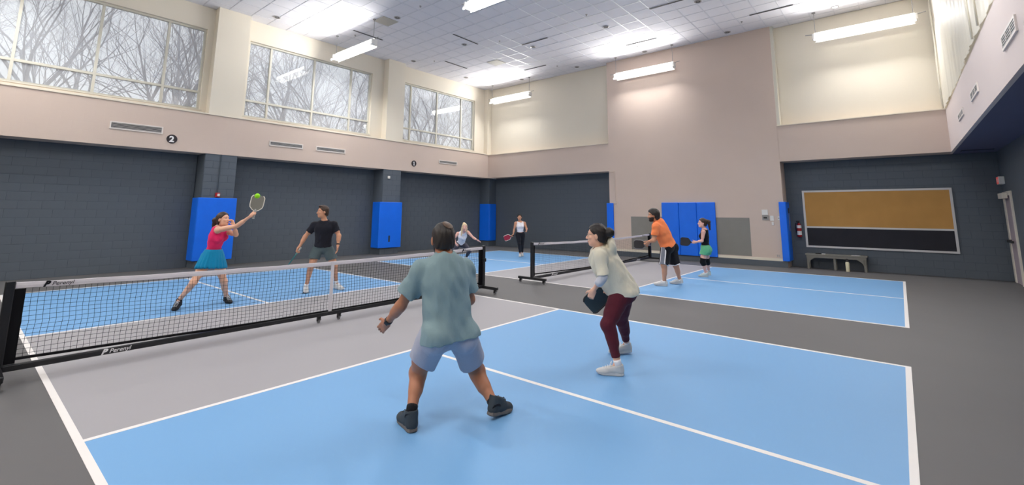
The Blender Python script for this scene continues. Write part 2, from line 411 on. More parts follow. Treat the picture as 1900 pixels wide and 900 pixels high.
for i in range(len(xs)-1):
    for j in range(len(ysg)-1):
        a, b, c, d = xs[i]+0.0114, xs[i+1]-0.0114, ysg[j]+0.0114, ysg[j+1]-0.0114
        if b-a < 0.05 or d-c < 0.05: continue
        P3 = Vector(((a+b)/2, (c+d)/2, ZC))-CAM; zd = P3.dot(_f)
        vis = zd > 0.3
        if vis:
            px = CX+FPX*P3.dot(_r2)/zd; py = CY-FPX*P3.dot(_u2)/zd
            vis = -30 < px < 1930 and -60 < py
        tiles.append((zd if vis else 1e6+P3.length, a, b, c, d))
tiles.sort(); rest = MB(); TM = {}
for k, (zd, a, b, c, d) in enumerate(tiles):
    if k < 290 and zd < 1e6:
        key = (round(b-a, 3), round(d-c, 3))
        if key not in TM:
            t = MB(); t.bbox((0, 0, 0), (b-a, d-c, 0.015), 0.003); TM[key] = mesh_of('ceiling_tile', t, ['tile_white'])
        o = bpy.data.objects.new('ceiling_tile', TM[key]); C.objects.link(o); o.parent = ceil
        o.location = (a, c, ZC+0.002+random.random()*0.003)
    else: rest.box((a, c, ZC+0.003), (b, d, ZC+0.018))
o = obj('ceiling_tile_field', rest, 'tile_white', ceil, recalc=False); o['kind'] = 'stuff'

# ------------------------------------------------------------------ courts
def slab(name, x0, x1, y0, y1, z, m, parent):
    mb = MB(); mb.box((x0, y0, 0.0002), (x1, y1, z)); return obj(name, mb, m, parent)
def court(yc, dx, label):
    e = struct(bpy.data.objects.new('court_marking', None)); C.objects.link(e); e['label'] = label; e['category'] = 'court'
    e.location = (dx, yc, 0); ORG[e.name] = Vector((dx, yc, 0))
    X = lambda a: a+dx
    w = 3.0
    for s in (1, -1):
        a, b = sorted((s*2.134, s*6.655)); slab('blue_service_area', X(a), X(b), yc-w, yc+w, 0.002, 'court_blue', e)
    slab('grey_kitchen_area', X(-2.084), X(2.084), yc-w, yc+w, 0.002, 'court_grey', e)
    for s in (1, -1):
        a, b = sorted((s*3.0, s*3.05)); slab('side_line', X(-6.705), X(6.705), yc+a, yc+b, 0.0035, 'line_white', e)
        a, b = sorted((s*6.655, s*6.705)); slab('base_line', X(a), X(b), yc-3.0, yc+3.0, 0.0035, 'line_white', e)
        a, b = sorted((s*2.084, s*2.134)); slab('kitchen_line', X(a), X(b), yc-3.0, yc+3.0, 0.0035, 'line_white', e)
        a, b = sorted((s*2.134, s*6.655)); slab('centre_line', X(a), X(b), yc-0.025, yc+0.025, 0.0035, 'line_white', e)
court(0.0, 0.0, 'near pickleball court in blue and grey with white lines')
court(8.36, 0.014, 'far pickleball court in blue and grey with white lines')

# ------------------------------------------------------------------ nets
def net(yc, dx, label):
    n = thing('pickleball_net', label, 'net', (dx, yc, 0), 'portable pickleball nets')
    X = lambda x: x+dx
    Y = lambda y: y+yc
    for s in (-1, 1):
        y = Y(s*3.35)
        quick('post', (X(-0.03), y-0.035, 0.1), (X(0.03), y+0.035, 0.945), 'black_metal', n, 0.008)
        ft = quick('base_foot', (X(-0.4), y-0.03, 0.085), (X(0.4), y+0.03, 0.14), 'black_metal', n, 0.006)
        mb = MB(); mb.box((X(-0.028), y-s*0.03, 0.155), (X(-0.006), y-s*0.115, 0.86)); obj('net_sleeve', mb, 'black_net', n)
        if s > 0: quick('tension_clamp', (X(-0.035), y-0.045, 0.62), (X(0.045), y+0.045, 0.69), 'black_plastic', n, 0.006)
        for x in (-0.34, 0.34): caster(X(x), y, ft)
    for s in (-0.16, 0.16): caster(X(0), Y(s), n)
    bar = MB(); bar.bbox((X(-0.03), Y(-3.32), 0.095), (X(0.03), Y(3.32), 0.150), 0.006)
    bar = obj('bottom_bar', bar, 'black_metal', n)
    for k, y in enumerate((-2.6, 2.2)):
        text_obj('logo', 'P', 0.075, frame4((X(0.0315), Y(y), 0.102), (0,1,0), (0,0,1), (1,0,0)), 'logo_white', bar, 0.35, 0.0006, 0.004)
        text_obj('lettering', 'Perenyl', 0.06, frame4((X(0.0315), Y(y+0.065), 0.108), (0,1,0), (0,0,1), (1,0,0)), 'logo_white', bar, 0.25, 0.0006, 0.001)
    # strands
    top = lambda y: 0.914-0.05*(1-(abs(y)/3.35)**2)*1.0
    mb = MB(); ny = 132; ys_ = [-3.24+6.48*k/ny for k in range(ny+1)]; r = 0.0020 if yc < 5 else 0.0014
    bot = lambda y: 0.155+0.045*max(0, (abs(y)-1.0)/2.2)
    for k, y in enumerate(ys_):
        pts = []
        for j in range(7):
            z = bot(y)+(top(y)-0.045-bot(y))*j/6
            pts.append((X(0.006*math.sin(y*3.1+z*5)), Y(y+0.007*math.sin(z*16+y*2.3)*(1-abs(j-3)/3.2)), z))
        mb.tube(pts, r, 4, cap=False)
    for j in range(1, 15):
        pts = [(X(0.006*math.sin(ys_[k]*3.1+1)), Y(ys_[k]), bot(ys_[k])+(top(ys_[k])-0.05-bot(ys_[k]))*j/15+0.004*math.sin(ys_[k]*5+j)) for k in range(0, ny+1, 3)]
        mb.tube(pts, r, 4, cap=False)
    o = obj('net_mesh', mb, 'black_net', n, recalc=False); o['kind'] = 'stuff'
    mb = MB(); mb.tube([(X(0), Y(y), bot(y)) for y in ys_[::4]], 0.014, 6); obj('bottom_hem', mb, 'black_net', n)
    mb = MB(); yy = [-3.31+6.62*k/44 for k in range(45)]
    sec = [(-0.011, 0.0), (0.011, 0.0), (0.013, -0.028), (0.009, -0.054), (-0.009, -0.054), (-0.013, -0.028)]
    v = [(X(a+0.003*math.sin(y*7)), Y(y), top(y)+0.012+b+0.002*math.sin(y*9)) for y in yy for a, b in sec]
    f = [(i*6+k, i*6+(k+1)%6, (i+1)*6+(k+1)%6, (i+1)*6+k) for i in range(44) for k in range(6)]
    f += [tuple(range(5, -1, -1)), tuple(44*6+k for k in range(6))]
    mb.add(v, f); st = obj('top_strap', mb, 'strap_white', n)
    for y, zz in ((-3.12, 0.868), (2.72, 0.856)):
        text_obj('logo', 'P', 0.07, frame4((X(0.0165), Y(y), zz), (0,1,0), (0,0,1), (1,0,0)), 'logo_black', st, 0.4, 0.0004, 0.005)
        text_obj('lettering', 'Perenyl', 0.055, frame4((X(0.0165), Y(y+0.06), zz+0.005), (0,1,0), (0,0,1), (1,0,0)), 'logo_black', st, 0.25, 0.0004)
    mb = MB(); mb.box((X(0.012), Y(-0.026), 0.15), (X(0.017), Y(0.026), 0.87)); obj('centre_strap', mb, 'strap_white', n)
    return n
def caster(x, y, parent):
    mb = MB(); mb.box((x-0.025, y-0.02, 0.07), (x+0.025, y+0.02, 0.098)); mb.box((x-0.03, y-0.019, 0.03), (x+0.014, y-0.013, 0.075)); mb.box((x-0.03, y+0.013, 0.03), (x+0.014, y+0.019, 0.075))
    mb.box((x+0.01, y-0.012, 0.058), (x+0.05, y+0.012, 0.066))
    c = obj('caster', mb, 'black_plastic', parent)
    if parent.type != 'MESH':
        mb = MB(); mb.tube([(x-0.01, y-0.012, 0.032), (x-0.01, y+0.012, 0.032)], 0.031, 14); obj('wheel', mb, 'wheel_grey', c)
    else:
        mb = MB(); mb.tube([(x-0.01, y-0.012, 0.032), (x-0.01, y+0.012, 0.032)], 0.031, 14); obj('caster_wheel', mb, 'wheel_grey', parent)
net(0.0, 0.0, 'portable net across the near court with white centre strap')
net(8.36, 0.0, 'portable net across the far court in front of the back wall')

# ------------------------------------------------------------------ ceiling lamps
def lamp():
    t = thing('ceiling_lamp', 'x', 'ceiling lamp', (0, 0, 0), 'suspended linear lamps')
    L = 1.16
    mb = MB(); out = [(-0.085, 0.055), (-0.085, -0.05), (-0.06, -0.075), (0.06, -0.075), (0.085, -0.05), (0.085, 0.055), (0.03, 0.085), (-0.05, 0.085)]
    mb.prism(out, (-L, 0, 0), (0,1,0), (0,0,1), (2*L, 0, 0)); mb.mi = [0, 0, 0, 1, 1, 1, 1, 1, 0, 0]; obj('lens', mb, ['lens', 'lens_side'], t)   # underside emission set lower to weaken the glow on the wall
    # opaque hood behind and over the lens: throws the light to one side and down
    mb = MB(); hood = [(0.105, -0.15), (0.115, -0.15), (0.115, 0.07), (0.06, 0.125), (-0.02, 0.135), (-0.02, 0.125), (0.055, 0.115), (0.105, 0.065)]
    v = [(x, a, b) for x in (-L-0.01, L+0.01) for a, b in hood]; n = 8
    mb.add(v, [(k, (k+1) % n, n+(k+1) % n, n+k) for k in range(n)]+[(0,1,2,7), (7,2,3,6), (6,3,4,5), (8,15,10,9), (15,14,11,10), (14,13,12,11)]); obj('hood', mb, 'hood_white', t)
    mb = MB(); mb.tube([(-L-0.02, -0.15, -0.13), (L+0.02, -0.15, -0.13)], 0.025, 10); obj('tube_lamp', mb, 'lens_side', t)
    for nme, y, z, tilt, sy, pw, sp in (('side_light', -0.10, 0.03, 62, 0.10, LAMP_UP, 172), ('down_light', -0.03, -0.09, -12, 0.10, LAMP_DOWN, 140)):
        ld = bpy.data.lights.new(nme, 'AREA'); ld.shape = 'RECTANGLE'; ld.size = 2*L-0.04; ld.size_y = sy; ld.energy = pw; ld.color = (1.0, 0.985, 0.96); ld.spread = math.radians(sp)
        lo = bpy.data.objects.new(nme, ld); C.objects.link(lo); lo.parent = t; lo.location = (0, y, z)
        lo.rotation_euler = (math.radians(-90-10) if nme == 'side_light' else math.radians(-30), 0, 0)
    for s in (-1, 1):
        mb = MB(); mb.box((s*(L+0.005)-0.02, -0.17, -0.11), (s*(L+0.005)+0.02, 0.1, -0.08)); mb.bbox((s*(L+0.03)-0.03, -0.1, -0.08), (s*(L+0.03)+0.03, 0.1, 0.09), 0.01)
        obj('end_cap', mb, 'hood_white', t)
        mb = MB(); mb.tube([(s*(L-0.02), 0, 0.125), (s*(L-0.02), 0, ZC-7.0)], 0.009, 6); mb.lathe([(0.05, ZC-7.0-0.02), (0.05, ZC-7.0)], 12, (s*(L-0.02), 0, 0)); obj('hanger_rod', mb, 'grey_plastic', t)
        mb = MB(); mb.tube([(s*(L+0.06), 0, 0.09), (s*(L+0.24), 0, 0.11)], 0.012, 6); obj('bracket', mb, 'grey_plastic', t)
    return t
LAMPS = [(-6.9, 4.15, 'long glowing lamp hanging in front of the middle window'), (-0.35, 4.2, 'glowing twin lamp cut off by the top edge of the photo'),
         (-6.95, 12.36, 'long glowing lamp hanging in the far back corner'), (-0.3, 12.36, 'long glowing lamp hanging before the tall projecting wall'),
         (6.4, 12.4, 'long glowing lamp above the cork board bay'), (6.4, 4.2, 'hanging lamp out of frame above the camera right'),
         (-6.9, -4.0, 'hanging lamp out of frame over the left wall'), (-0.35, -4.0, 'hanging lamp out of frame over the near court'), (6.4, -4.0, 'hanging lamp out of frame above the camera'),
         (-6.9, -11.4, 'added hanging lamp far out of frame by the window wall'), (-0.35, -11.4, 'added hanging lamp far out of frame in the middle of the hall'), (6.4, -11.4, 'added hanging lamp far out of frame behind the camera')]  # rearmost row is unseen, added to raise the ambient light
lp = lamp(); MID = None; HUNG = [lp]
for i, (x, y, lab) in enumerate(LAMPS):
    o = lp if i == 0 else copy_tree(lp)
    o.location = (x, y, 7.0); o['label'] = lab
    if i: HUNG.append(o)
for o in HUNG:
    for ch in o.children:
        if o.location.y < 10 and ch.name.startswith('down_light'):          # the rows in mid hall shine down to both sides
            if MID is None: MID = ch.data.copy(); MID.energy = LAMP_DOWN*1.28; MID.spread = math.radians(165)
            ch.data = MID; ch.rotation_euler = (math.radians(22), 0, 0)

def downlight():
    t = thing('recessed_downlight', 'x', 'downlight', (0, 0, 0), 'round recessed downlights')
    mb = MB(); n = 20; v = []; f = []
    for r, z in ((0.105, 0), (0.10, -0.014), (0.075, -0.016), (0.07, -0.004)):
        for k in range(n): v.append((r*math.cos(2*PI*k/n), r*math.sin(2*PI*k/n), z))
    f = [(i*n+k, i*n+(k+1)%n, (i+1)*n+(k+1)%n, (i+1)*n+k) for i in range(3) for k in range(n)]
    mb.add(v, f); obj('trim_ring', mb, 'can_trim', t, True)
    mb = MB(); mb.lathe([(0.074, -0.006), (0.074, 0.0)], 20); obj('reflector', mb, 'can_dark', t)
    mb = MB(); mb.ball((0, 0, -0.004), 0.03, 10, 6, 0, (1,1,0.4)); obj('bulb', mb, 'grey_plastic', t)
    return t
DL = [(-7.93,2.03,'first from the left wall, above the first cream column'),(-4.96,4.45,'next to the square vent behind the middle window lamp'),(-5.0,7.43,'beside the dark slot near the middle of the ceiling'),
      (-7.98,7.45,'above the second cream column'),(-7.97,10.42,'above the farthest window'),(-3.17,9.2,'below the dark slot at mid ceiling'),(-0.17,9.22,'left of the bright grid bars'),
      (-3.18,12.25,'nearest the top of the far left cream wall'),(-6.17,12.25,'above the lamp in the back corner'),(-0.17,12.25,'above the lamp of the tall projecting wall'),(2.81,12.2,'close to the right top of the projecting wall'),
      (2.8,9.25,'cut by the top edge of the photo')]
dl = downlight()
for i, (x, y, lab) in enumerate(DL):
    o = dl if i == 0 else copy_tree(dl)
    k = (ZC-CAM.z)/(7.72-CAM.z); o.location = (CAM.x+(x-CAM.x)*k, min(CAM.y+(y-CAM.y)*k, 12.55), ZC-0.002); o['label'] = 'unlit round ceiling downlight, '+lab
o = copy_tree(dl); o.location = (5.82, 12.3, ZC-0.002); o['label'] = 'lit round ceiling downlight above the lamp over the cork board bay'
for ch in o.children:
    if ch.name.startswith('bulb'):
        mb = MB(); mb.lathe([(0.072, -0.014), (0.073, -0.004)], 20); ch.data = mesh_of('bulb', mb, ['lit_can'])

def slot(x0, y0, x1, y1, lab):
    k = (ZC-CAM.z)/(7.72-CAM.z); fx = lambda v: CAM.x+(v-CAM.x)*k; fy = lambda v: CAM.y+(v-CAM.y)*k
    x0, x1, y0, y1 = fx(x0), fx(x1), fy(y0), fy(y1); w = 0.032
    t = thing('slot_diffuser', lab, 'air slot', ((x0+x1)/2, (y0+y1)/2, ZC), 'dark linear slots in the ceiling')
    ax = abs(x1-x0) > abs(y1-y0)
    if ax: lo = (x0, y0-w, ZC-0.012); hi = (x1, y0+w, ZC-0.003)
    else: lo = (x0-w, y0, ZC-0.012); hi = (x0+w, y1, ZC-0.003)
    quick('slot_frame', lo, hi, 'grille_slat', t)
    if ax: quick('slot_opening', (lo[0]+0.01, y0-0.022, ZC-0.016), (hi[0]-0.01, y0+0.022, ZC-0.0125), 'slot_dark', t)
    else: quick('slot_opening', (x0-0.022, lo[1]+0.01, ZC-0.016), (x0+0.022, hi[1]-0.01, ZC-0.0125), 'slot_dark', t)
slot(-4.58,6.49,-4.58,7.72,'dark ceiling slot pointing away, left of the mid ceiling')
slot(-6.97,8.25,-6.97,9.5,'ceiling slot pointing away, near the farthest window')
slot(-6.97,4.13,-6.97,5.29,'thin ceiling slot right behind the lamp at the middle window')
slot(-3.37,8.79,-2.23,8.79,'dark ceiling slot running sideways at mid ceiling')
slot(-5.2,11.23,-4.05,11.23,'pale ceiling slot running sideways near the back corner')
slot(-0.43,11.22,0.72,11.22,'pale ceiling slot in front of the tall projecting wall')
slot(3.72,11.2,4.9,11.2,'dark ceiling slot near the right end of the projecting wall')
slot(1.5,8.85,2.55,8.85,'dark ceiling slot cut by the top edge of the photo')
for cx, cy, lab in ((-5.6, 4.47, 'beige square ceiling vent above the lamp at the middle window'), (-5.59, 9.85, 'beige square ceiling vent at the far part of the ceiling')):
    t = thing('ceiling_vent', lab, 'vent', (cx, cy, ZC), 'beige square ceiling vents')
    quick('vent_plate', (cx-0.29, cy-0.29, ZC-0.012), (cx+0.29, cy+0.29, ZC-0.003), 'vent_beige', t, 0.004)
SPR = [(-3.83,4.46,'left of the lamp at the top edge'),(-7.47,4.5,'above the middle window lamp'),(-3.86,8.1,'between the two dark slots'),(-0.25,8.12,'left of the bright grid bars'),(-3.85,11.76,'above the far left cream wall'),(-7.44,8.09,'above the second cream column'),(-0.22,11.71,'by the lamp of the projecting wall'),(3.38,11.71,'near the right end of the projecting wall')]
for x, y, lab in SPR:
    mb = MB(); mb.lathe([(0.035, 0), (0.035, -0.006), (0.014, -0.012), (0.012, -0.03), (0.024, -0.036), (0.024, -0.04)], 12, (0, 0, 0))
    o = obj('fire_sprinkler', mb, 'can_trim'); o.location = (x, y, ZC-0.004); tag(o, 'small ceiling sprinkler head '+lab, 'sprinkler', 'ceiling sprinklers')

# ------------------------------------------------------------------ wall grilles and number signs
def grille_x(x, face, y0, y1, z0, z1, lab, seg=1, grp='air grilles on the left band'):
    t = thing('air_grille', lab, 'air grille', (x, (y0+y1)/2, z0), grp)
    d = 0.02*face; fr = 0.03
    b = lambda a0, a1, c0, c1, e0, e1: ((min(a0, a1), c0, e0), (max(a0, a1), c1, e1))
    mb = MB()
    for lo, hi in (b(x, x+d, y0, y1, z1-fr, z1), b(x, x+d, y0, y1, z0, z0+fr), b(x, x+d, y0, y0+fr, z0+fr, z1-fr), b(x, x+d, y1-fr, y1, z0+fr, z1-fr)): mb.box(lo, hi)
    for k in range(1, seg):
        yy = y0+(y1-y0)*k/seg; lo, hi = b(x, x+d, yy-0.012, yy+0.012, z0+fr, z1-fr); mb.box(lo, hi)
    obj('grille_frame', mb, 'grille_white', t)
    lo, hi = b(x+0.001*face, x+0.003*face, y0+fr, y1-fr, z0+fr, z1-fr); quick('grille_back', lo, hi, 'slot_dark', t)
    n = max(3, int((z1-z0-2*fr)/0.028))
    for k in range(n):
        z = z0+fr+(z1-z0-2*fr)*(k+0.5)/n
        lo, hi = b(x+0.004*face, x+0.016*face, y0+fr, y1-fr, z-0.009, z+0.009); quick('slat', lo, hi, 'grille_slat', t)
grille_x(XLF, 1, -1.50, -0.38, 3.70, 3.90, 'white framed air grille left of the number 2 sign')
grille_x(XLF, 1, 2.42, 3.51, 3.71, 3.87, 'white framed air grille under the middle window, left one of two')
grille_x(XLF, 1, 3.97, 5.07, 3.71, 3.87, 'white framed air grille under the middle window, right one of two')
grille_x(XLF, 1, 9.56, 10.64, 3.75, 3.90, 'white framed air grille right of the number 1 sign')
g = 'air grilles on the right bulkhead'
grille_x(XRF, -1, 3.46, 4.32, 3.66, 3.85, 'largest air grille on the right bulkhead, nearest the camera', 3, g)
grille_x(XRF, -1, 6.75, 7.68, 3.66, 3.82, 'middle air grille on the right bulkhead', 3, g)
grille_x(XRF, -1, 9.05, 9.98, 3.66, 3.81, 'farthest and smallest air grille on the right bulkhead', 3, g)
def number_sign(y, z, r, lab, strokes):
    t = thing('number_sign', lab, 'sign', (XLF, y, z))
    mb = MB(); n = 28
    mb.prism([(r*math.cos(2*PI*k/n), r*math.sin(2*PI*k/n)) for k in range(n)], (XLF, y, z), (0,1,0), (0,0,1), (0.012,0,0)); obj('disc', mb, 'sign_dark', t)
    mb = MB()
    for st in strokes: mb.prism([(a*r, b*r) for a, b in st], (XLF+0.0122, y, z), (0,1,0), (0,0,1), (0.002+0.0006*strokes.index(st),0,0))
    if strokes: obj('numeral', mb, 'paper', t)
    else: text_obj('numeral', '2', 0.225, frame4((XLF+0.0125, y-0.062, z-0.078), (0,1,0), (0,0,1), (1,0,0)), 'paper', t, 0, 0.001, 0.009)
def arc(cx, cy, r0, r1, a0, a1, n=10):
    o = [(cx+r1*math.cos(math.radians(a0+(a1-a0)*k/n)), cy+r1*math.sin(math.radians(a0+(a1-a0)*k/n))) for k in range(n+1)]
    return o+[(cx+r0*math.cos(math.radians(a1+(a0-a1)*k/n)), cy+r0*math.sin(math.radians(a1+(a0-a1)*k/n))) for k in range(n+1)]
number_sign(-0.155, 3.592, 0.125, 'round dark sign with the white numeral two on the left band', [])
number_sign(8.2, 3.62, 0.125, 'round dark sign with the white numeral one on the left band',
    [[(-0.13, -0.5), (0.15, -0.5), (0.15, 0.6), (0.0, 0.6), (-0.13, 0.5)], [(-0.34, -0.62), (0.36, -0.62), (0.36, -0.44), (-0.34, -0.44)], [(-0.36, 0.42), (-0.1, 0.6), (-0.1, 0.34), (-0.36, 0.26)]])

# ------------------------------------------------------------------ wall pads
def pad(name, lab, parts, grp=None, loc=None):
    t = thing(name, lab, 'wall pad', loc or parts[0][0], grp)
    for k, (lo, hi) in enumerate(parts): quick('pad_panel', lo, hi, 'pad_blue', t, 0.012)
    return t
pd = pad('wall_pad', 'large blue pad on the first column behind the player in pink', [((XLF, 0.62, 0.22), (XLF+0.06, 1.62, 2.0)), ((XL+0.15, 0.62, 0.22), (XLF-0.002, 0.68, 2.0))], 'blue pads')
pd = pad('wall_pad', 'narrow blue pad with a dark slot on the second column', [((XLF, 6.62, 0.25), (XLF+0.06, 7.66, 2.0)), ((XL+0.15, 6.66, 0.25), (XLF-0.002, 6.74, 2.0))], 'blue pads')
quick('pad_slot', (XLF+0.055, 7.07, 0.47), (XLF+0.063, 7.14, 0.71), 'slot_dark', pd)
pad('wall_pad', 'dark blue pad wrapped around the far corner column', [((XL+0.05, 12.79, 0.27), (-8.62, 12.855, 2.03)), ((-8.68, 12.86, 0.27), (-8.62, YB-0.05, 2.03))], 'blue pads')
pad('wall_pad', 'thin blue pad on the left edge of the projecting wall', [((-2.16, YBF-0.06, 0.22), (-1.87, YBF-0.013, 2.02)), ((-2.12, YBF-0.01, 0.22), (-2.055, YB-0.1, 2.02))], 'blue pads')
for k, lab in enumerate(('left', 'middle', 'right')):
    a = 0.08+0.625*k
    pad('wall_pad', lab+' one of three tall blue pads side by side behind the player in orange', [((a, YBF-0.075, 0.19), (a+0.615, YBF-0.017, 2.02))], 'three blue pads side by side')
pd = pad('wall_pad', 'blue pad wrapped around the wall corner by the fire extinguisher', [((3.86, YBF-0.07, 0.2), (4.05, YBF-0.017, 2.01)), ((3.98, YBF-0.015, 0.2), (4.05, YB-0.1, 2.01))], 'blue pads')
quick('pull_strap', (4.051, 13.05, 1.1), (4.06, 13.09, 1.75), 'grey_plastic', pd); quick('pad_slot', (4.051, 12.98, 1.66), (4.066, 13.1, 1.82), 'slot_dark', pd)

# ------------------------------------------------------------------ small wall things
t = thing('fire_alarm', 'small red and white alarm strobe on top of the first blue pad', 'alarm', (XLF, 1.1, 2.02))
quick('alarm_base', (XLF-0.018, 1.04, 2.02), (XLF+0.04, 1.16, 2.15), 'red_paint', t, 0.008); quick('strobe_lens', (XLF+0.04, 1.085, 2.05), (XLF+0.06, 1.15, 2.12), 'white_plastic', t, 0.006)
mb = MB(); mb.tube([(XLF, 1.1, 2.15), (XLF, 1.1, ZS)], 0.012, 6); o = obj('conduit', mb, 'joint_dark'); tag(o, 'dark vertical conduit above the alarm strobe', 'conduit')
o = quick('wall_box', (XLF-0.018, 6.96, 2.92), (XLF+0.02, 7.06, 3.02), 'white_plastic', None, 0.006); tag(o, 'small white box high on the second column', 'wall box')
t = thing('conduit', 'pale conduit with a small box at the left of the projecting wall', 'conduit', (-1.78, YBF, 2.0))
mb = MB(); mb.tube([(-2.04, YBF-0.012, 3.25), (-1.79, YBF-0.012, 3.25), (-1.78, YBF-0.012, 2.08)], 0.012, 6); obj('pipe', mb, 'conduit', t); quick('junction_box', (-1.83, YBF-0.05, 1.99), (-1.73, YBF-0.004, 2.1), 'conduit', t, 0.006)
def wbox(name, x0, x1, z0, z1, m, lab, cat, d=0.03):
    o = quick(name, (x0, YBF-d, z0), (x1, YBF-0.001, z1), m, None, 0.005); return tag(o, lab, cat)
wbox('thermostat', 3.36, 3.53, 1.60, 1.77, 'white_plastic', 'white square thermostat box, topmost of the boxes by the right wall corner', 'thermostat')
o = wbox('intercom', 3.36, 3.55, 1.44, 1.59, 'grey_plastic', 'grey box with a dark window below the white thermostat', 'intercom')
quick('display', (3.40, YBF-0.033, 1.49), (3.50, YBF-0.0301, 1.54), 'black_plastic', o)
wbox('switch_box', 3.585, 3.69, 1.42, 1.58, 'white_plastic', 'white switch box right of the grey intercom', 'switch')
wbox('switch_plate', 3.62, 3.68, 1.28, 1.39, 'white_plastic', 'small narrow white plate below the switch box', 'switch')
o = wbox('wall_switch', 3.80, 3.86, 1.45, 1.56, 'white_plastic', 'small white switch plate beside the blue corner pad', 'switch'); quick('toggle', (3.82, YBF-0.036, 1.49), (3.84, YBF-0.0301, 1.52), 'black_plastic', o)
o = wbox('wall_outlet', 3.68, 3.79, 0.29, 0.41, 'conduit', 'beige power outlet low by the blue corner pad', 'outlet', 0.012)
for x in (3.71, 3.755): quick('socket', (x-0.012, YBF-0.014, 0.32), (x+0.012, YBF-0.0125, 0.38), 'grille_slat', o)

t = thing('fire_extinguisher', 'red fire extinguisher hanging on the dark wall left of the cork board', 'extinguisher', (4.27, YB-0.1, 0.93))
cx, cy = 4.27, YB-0.095
mb = MB(); mb.lathe([(0.02, 0.92), (0.062, 0.93), (0.066, 0.96), (0.066, 1.26), (0.055, 1.31), (0.025, 1.335), (0.022, 1.36)], 18, (cx, cy, 0)); obj('cylinder', mb, 'red_paint', t, True)
for z0, z1 in ((1.20, 1.285), (0.99, 1.11)):
    mb = MB(); mb.lathe([(0.0672, z0), (0.0672, z1)], 18, (cx, cy, 0)); obj('label', mb, 'paper', t)
mb = MB(); mb.box((cx-0.02, cy-0.02, 1.36), (cx+0.02, cy+0.02, 1.40)); mb.box((cx-0.07, cy-0.012, 1.39), (cx+0.03, cy+0.012, 1.42)); obj('valve', mb, 'black_plastic', t)
mb = MB(); mb.tube([(cx-0.02, cy, 1.38), (cx-0.085, cy, 1.35), (cx-0.09, cy, 1.2), (cx-0.08, cy, 1.05)], 0.011, 6); obj('hose', mb, 'black_plastic', t, True)
quick('bracket', (cx-0.03, cy+0.066, 1.0), (cx+0.03, YB-0.013, 1.3), 'black_metal', t)

# cork and chalk board
t = thing('notice_board', 'wide board on the back wall, cork above and black chalkboard below', 'board', (6.15, YB-0.03, 0.62))
y0, y1 = YB-0.05, YB-0.013; x0, x1, z0, z1, zm = 4.42, 7.9, 0.62, 2.37, 1.24; w = 0.055
quick('frame', (x0, y0, z1-w), (x1, y1, z1), 'alu', t); quick('frame', (x0, y0, z0), (x1, y1, z0+w), 'alu', t)
quick('frame', (x0, y0, z0+w), (x0+w, y1, z1-w), 'alu', t); quick('frame', (x1-w, y0, z0+w), (x1, y1, z1-w), 'alu', t)
quick('frame', (x0+w, y0, zm-0.025), (x1-w, y1, zm+0.025), 'alu', t)
quick('cork_panel', (x0+w, y0+0.012, zm+0.025), (x1-w, y1, z1-w), 'cork', t); quick('chalk_panel', (x0+w, y0+0.012, z0+w), (x1-w, y1, zm-0.025), 'chalk', t)

# bench and what stands there
t = thing('bench', 'low grey bench against the wall under the board', 'bench', (5.18, 13.1, 0))
bx0, bx1, by0, by1 = 4.42, 5.94, 12.93, 13.3
quick('seat', (bx0, by0, 0.41), (bx1, by1, 0.45), 'bench_grey', t, 0.006)
mb = MB(); mb.box((bx0+0.03, by0+0.005, 0.34), (bx1-0.03, by0+0.03, 0.41)); obj('apron', mb, 'bench_grey', t)
for x in (bx0+0.03, (bx0+bx1)/2-0.06, bx1-0.1):
    for y in (by0+0.004, by1-0.064): quick('leg', (x, y+0.03*(y < 13), 0.001), (x+0.06, y+0.06, 0.41), 'bench_grey', t, 0.004)
for x, s in ((bx0+0.09, 1), (bx1-0.1, -1)):
    mb = MB(); mb.prism([(0, 0), (0, -0.16), (s*0.05, -0.07), (s*0.16, 0)], (x, by0+0.008, 0.34), (1,0,0), (0,0,1), (0,0.025,0)); obj('brace', mb, 'bench_grey', t)
t = thing('water_bottle', 'cream metal water bottle standing on the floor before the bench', 'bottle', (5.46, 12.87, 0))
mb = MB(); mb.lathe([(0.045, 0.002), (0.048, 0.01), (0.048, 0.24), (0.04, 0.265), (0.028, 0.275)], 16, (5.46, 12.87, 0)); obj('bottle_body', mb, 'bottle_cream', t, True)
mb = MB(); mb.lathe([(0.028, 0.275), (0.03, 0.31), (0.02, 0.318)], 14, (5.46, 12.87, 0)); mb.tube([(5.43, 12.87, 0.30), (5.435, 12.87, 0.345), (5.46, 12.87, 0.36), (5.485, 12.87, 0.345), (5.49, 12.87, 0.30)], 0.007, 6); obj('lid', mb, 'bottle_cap', t)
o = quick('glasses_case', (4.68, 13.0, 0.451), (4.83, 13.07, 0.475), 'black_plastic', None, 0.006); tag(o, 'small black case lying on the bench', 'case')
o = quick('folded_towel', (4.84, 13.0, 0.451), (4.93, 13.08, 0.464), 'paper', None, 0.004); tag(o, 'small white item lying beside the black case on the bench', 'cloth')
mb = MB(); mb.prism([(0, 0), (0.2, 0.02), (0.22, 0.16), (0.02, 0.14)], (5.55, 13.0, 0.4505), (1,0,0), (0,1,0), (0,0,0.004)); o = obj('paper_sheet', mb, 'paper'); tag(o, 'white sheet of paper on the right end of the bench', 'paper')

